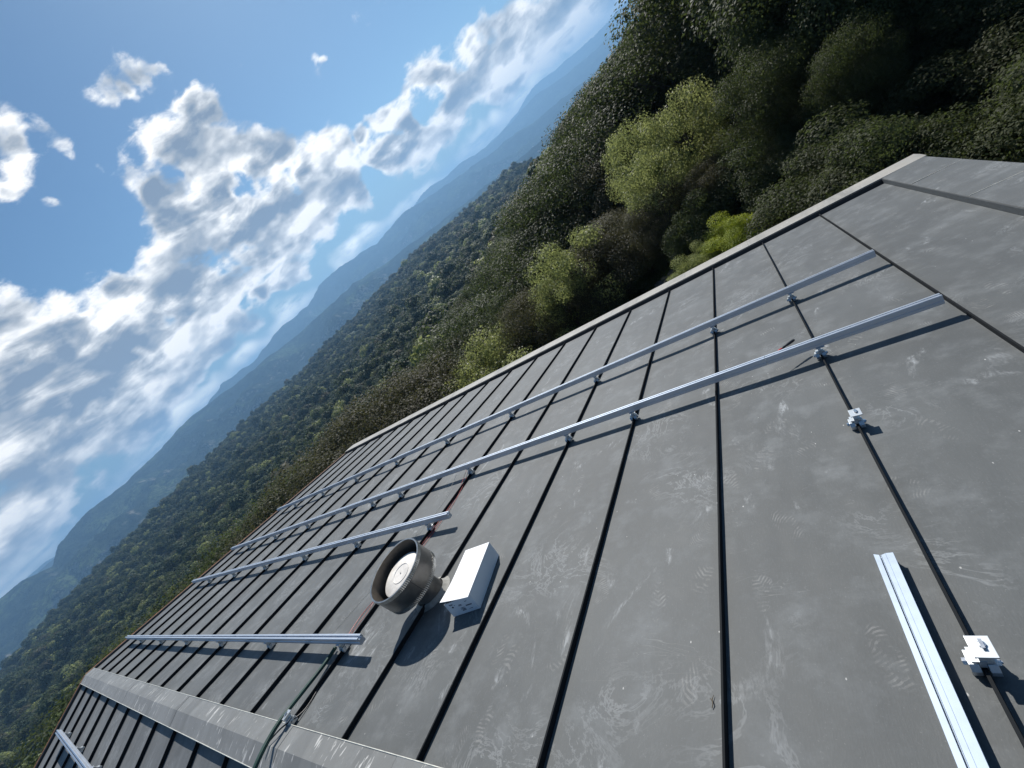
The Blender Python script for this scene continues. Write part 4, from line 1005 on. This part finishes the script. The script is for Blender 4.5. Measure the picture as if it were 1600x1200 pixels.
for k_ in range(240):
    a = R(rq.uniform(-17, -8)); r_ = rq.uniform(11.2, 15.5)
    x_, y_ = r_ * math.sin(a), r_ * math.cos(a); z_ = float(ground(x_, y_)); s_ = rq.uniform(0.04, 0.16)
    ps = [(x_ + s_ * rq.uniform(.6, 1.2) * math.cos(q * 1.047) * (1 if l_ else .8), y_ + s_ * rq.uniform(.6, 1.2) * math.sin(q * 1.047), z_ + (s_ * 0.7 * rq.uniform(.7, 1.2) if l_ else -0.03)) for l_ in (0, 1) for q in range(6)]
    st.add(ps, [tuple(range(6))[::-1], tuple(range(6, 12))] + [(i, (i + 1) % 6, 6 + (i + 1) % 6, 6 + i) for i in range(6)])
tag(st.build('rubble', simple('grey_rubble', (0.17, 0.15, 0.135), 0.9, 0, 0.3, 4.0, 0.5)), 'loose grey stones on the ground behind the eave', 'stones', kind='stuff')

# ------------------------------------------------------------------ far village: tiny houses on the valley side
hm = MB(); hm.box(-7, 7, -5, 5, -6, 5.5, 0); hm.add([(-7.4, -5.4, 5.5), (7.4, -5.4, 5.5), (7.4, 5.4, 5.5), (-7.4, 5.4, 5.5), (-7.4, 0, 8.2), (7.4, 0, 8.2)], [(0, 1, 5, 4), (2, 3, 4, 5), (0, 4, 3), (1, 2, 5), (3, 2, 1, 0)], 1)
vw, vr = simple('pale_plaster', (0.62, 0.58, 0.50), 0.9), simple('roof_tiles', (0.34, 0.20, 0.14), 0.9)
rq = random.Random(4); first = None
def hill_z(a, r): return float(HX[2][int(np.clip(np.searchsorted(HX[0], a), 0, len(HX[0]) - 1)), int(np.clip(np.searchsorted(HX[1], r), 0, len(HX[1]) - 1))])
for k_ in range(48):
    a = rq.gauss(-18, 2.6) if k_ % 4 else rq.uniform(-34, -12); r_ = rq.uniform(2400, 5000)
    if first is None: o = first = hm.build('village_house', [vw, vr])
    else: o = first.copy(); COL.objects.link(o)
    o.location = (r_ * math.sin(R(a)), r_ * math.cos(R(a)), hill_z(a, r_) + 5); o.rotation_euler = (0, 0, rq.uniform(0, 3.1)); s_ = rq.uniform(0.8, 1.5); o.scale = (s_, s_, s_)
    vs_ = 'at the left end of the village' if a < -22 else ('in the middle of the village' if a < -16 else 'at the right end of the village')
    vd_ = 'nearest' if r_ < 3100 else ('middle' if r_ < 4100 else 'farthest')
    tag(o, 'tiny pale house, ' + vd_ + ' rows, ' + vs_, 'house', 'village houses, ' + vd_ + ' rows ' + vs_)

# look-alikes that share a label are told apart by their order from left to right
ORD = ['leftmost', 'second from left', 'third from left', 'fourth from left', 'fifth from left', 'sixth from left', 'seventh from left', 'eighth from left', 'ninth from left', 'tenth from left', 'eleventh from left', 'twelfth from left', 'thirteenth from left', 'fourteenth from left']
same = {}
for o in bpy.data.objects:
    if o.parent is None and o.get('label'): same.setdefault(o['label'], []).append(o)
for lab, L_ in same.items():
    if len(L_) > 1:
        L_.sort(key=lambda o: math.atan2(o.location.x, o.location.y))
        for k_, o in enumerate(L_): o['label'] = lab + ', ' + (ORD[k_] if k_ < len(L_) - 1 or k_ == 0 else 'rightmost') if k_ < len(ORD) else lab + ', far right'

# ------------------------------------------------------------------ air
HAZE = 1.85e-4
hb = MB(); hb.box(-14000, 6000, -3000, 14500, -700, 400)
hz_ = hb.build('haze', simple('haze_air', (1, 1, 1)))
m = hz_.data.materials[0]; k = NT(m.node_tree); k.n.clear()
mo = k.add('ShaderNodeOutputMaterial'); pv = k.add('ShaderNodeVolumePrincipled')
pv.inputs['Color'].default_value = (0.34, 0.63, 1.0, 1); pv.inputs['Density'].default_value = HAZE; pv.inputs['Anisotropy'].default_value = 0.25
k.l.new(pv.outputs[0], mo.inputs['Volume'])
tag(hz_, 'thin bluish haze filling the valley air', 'haze', kind='stuff')
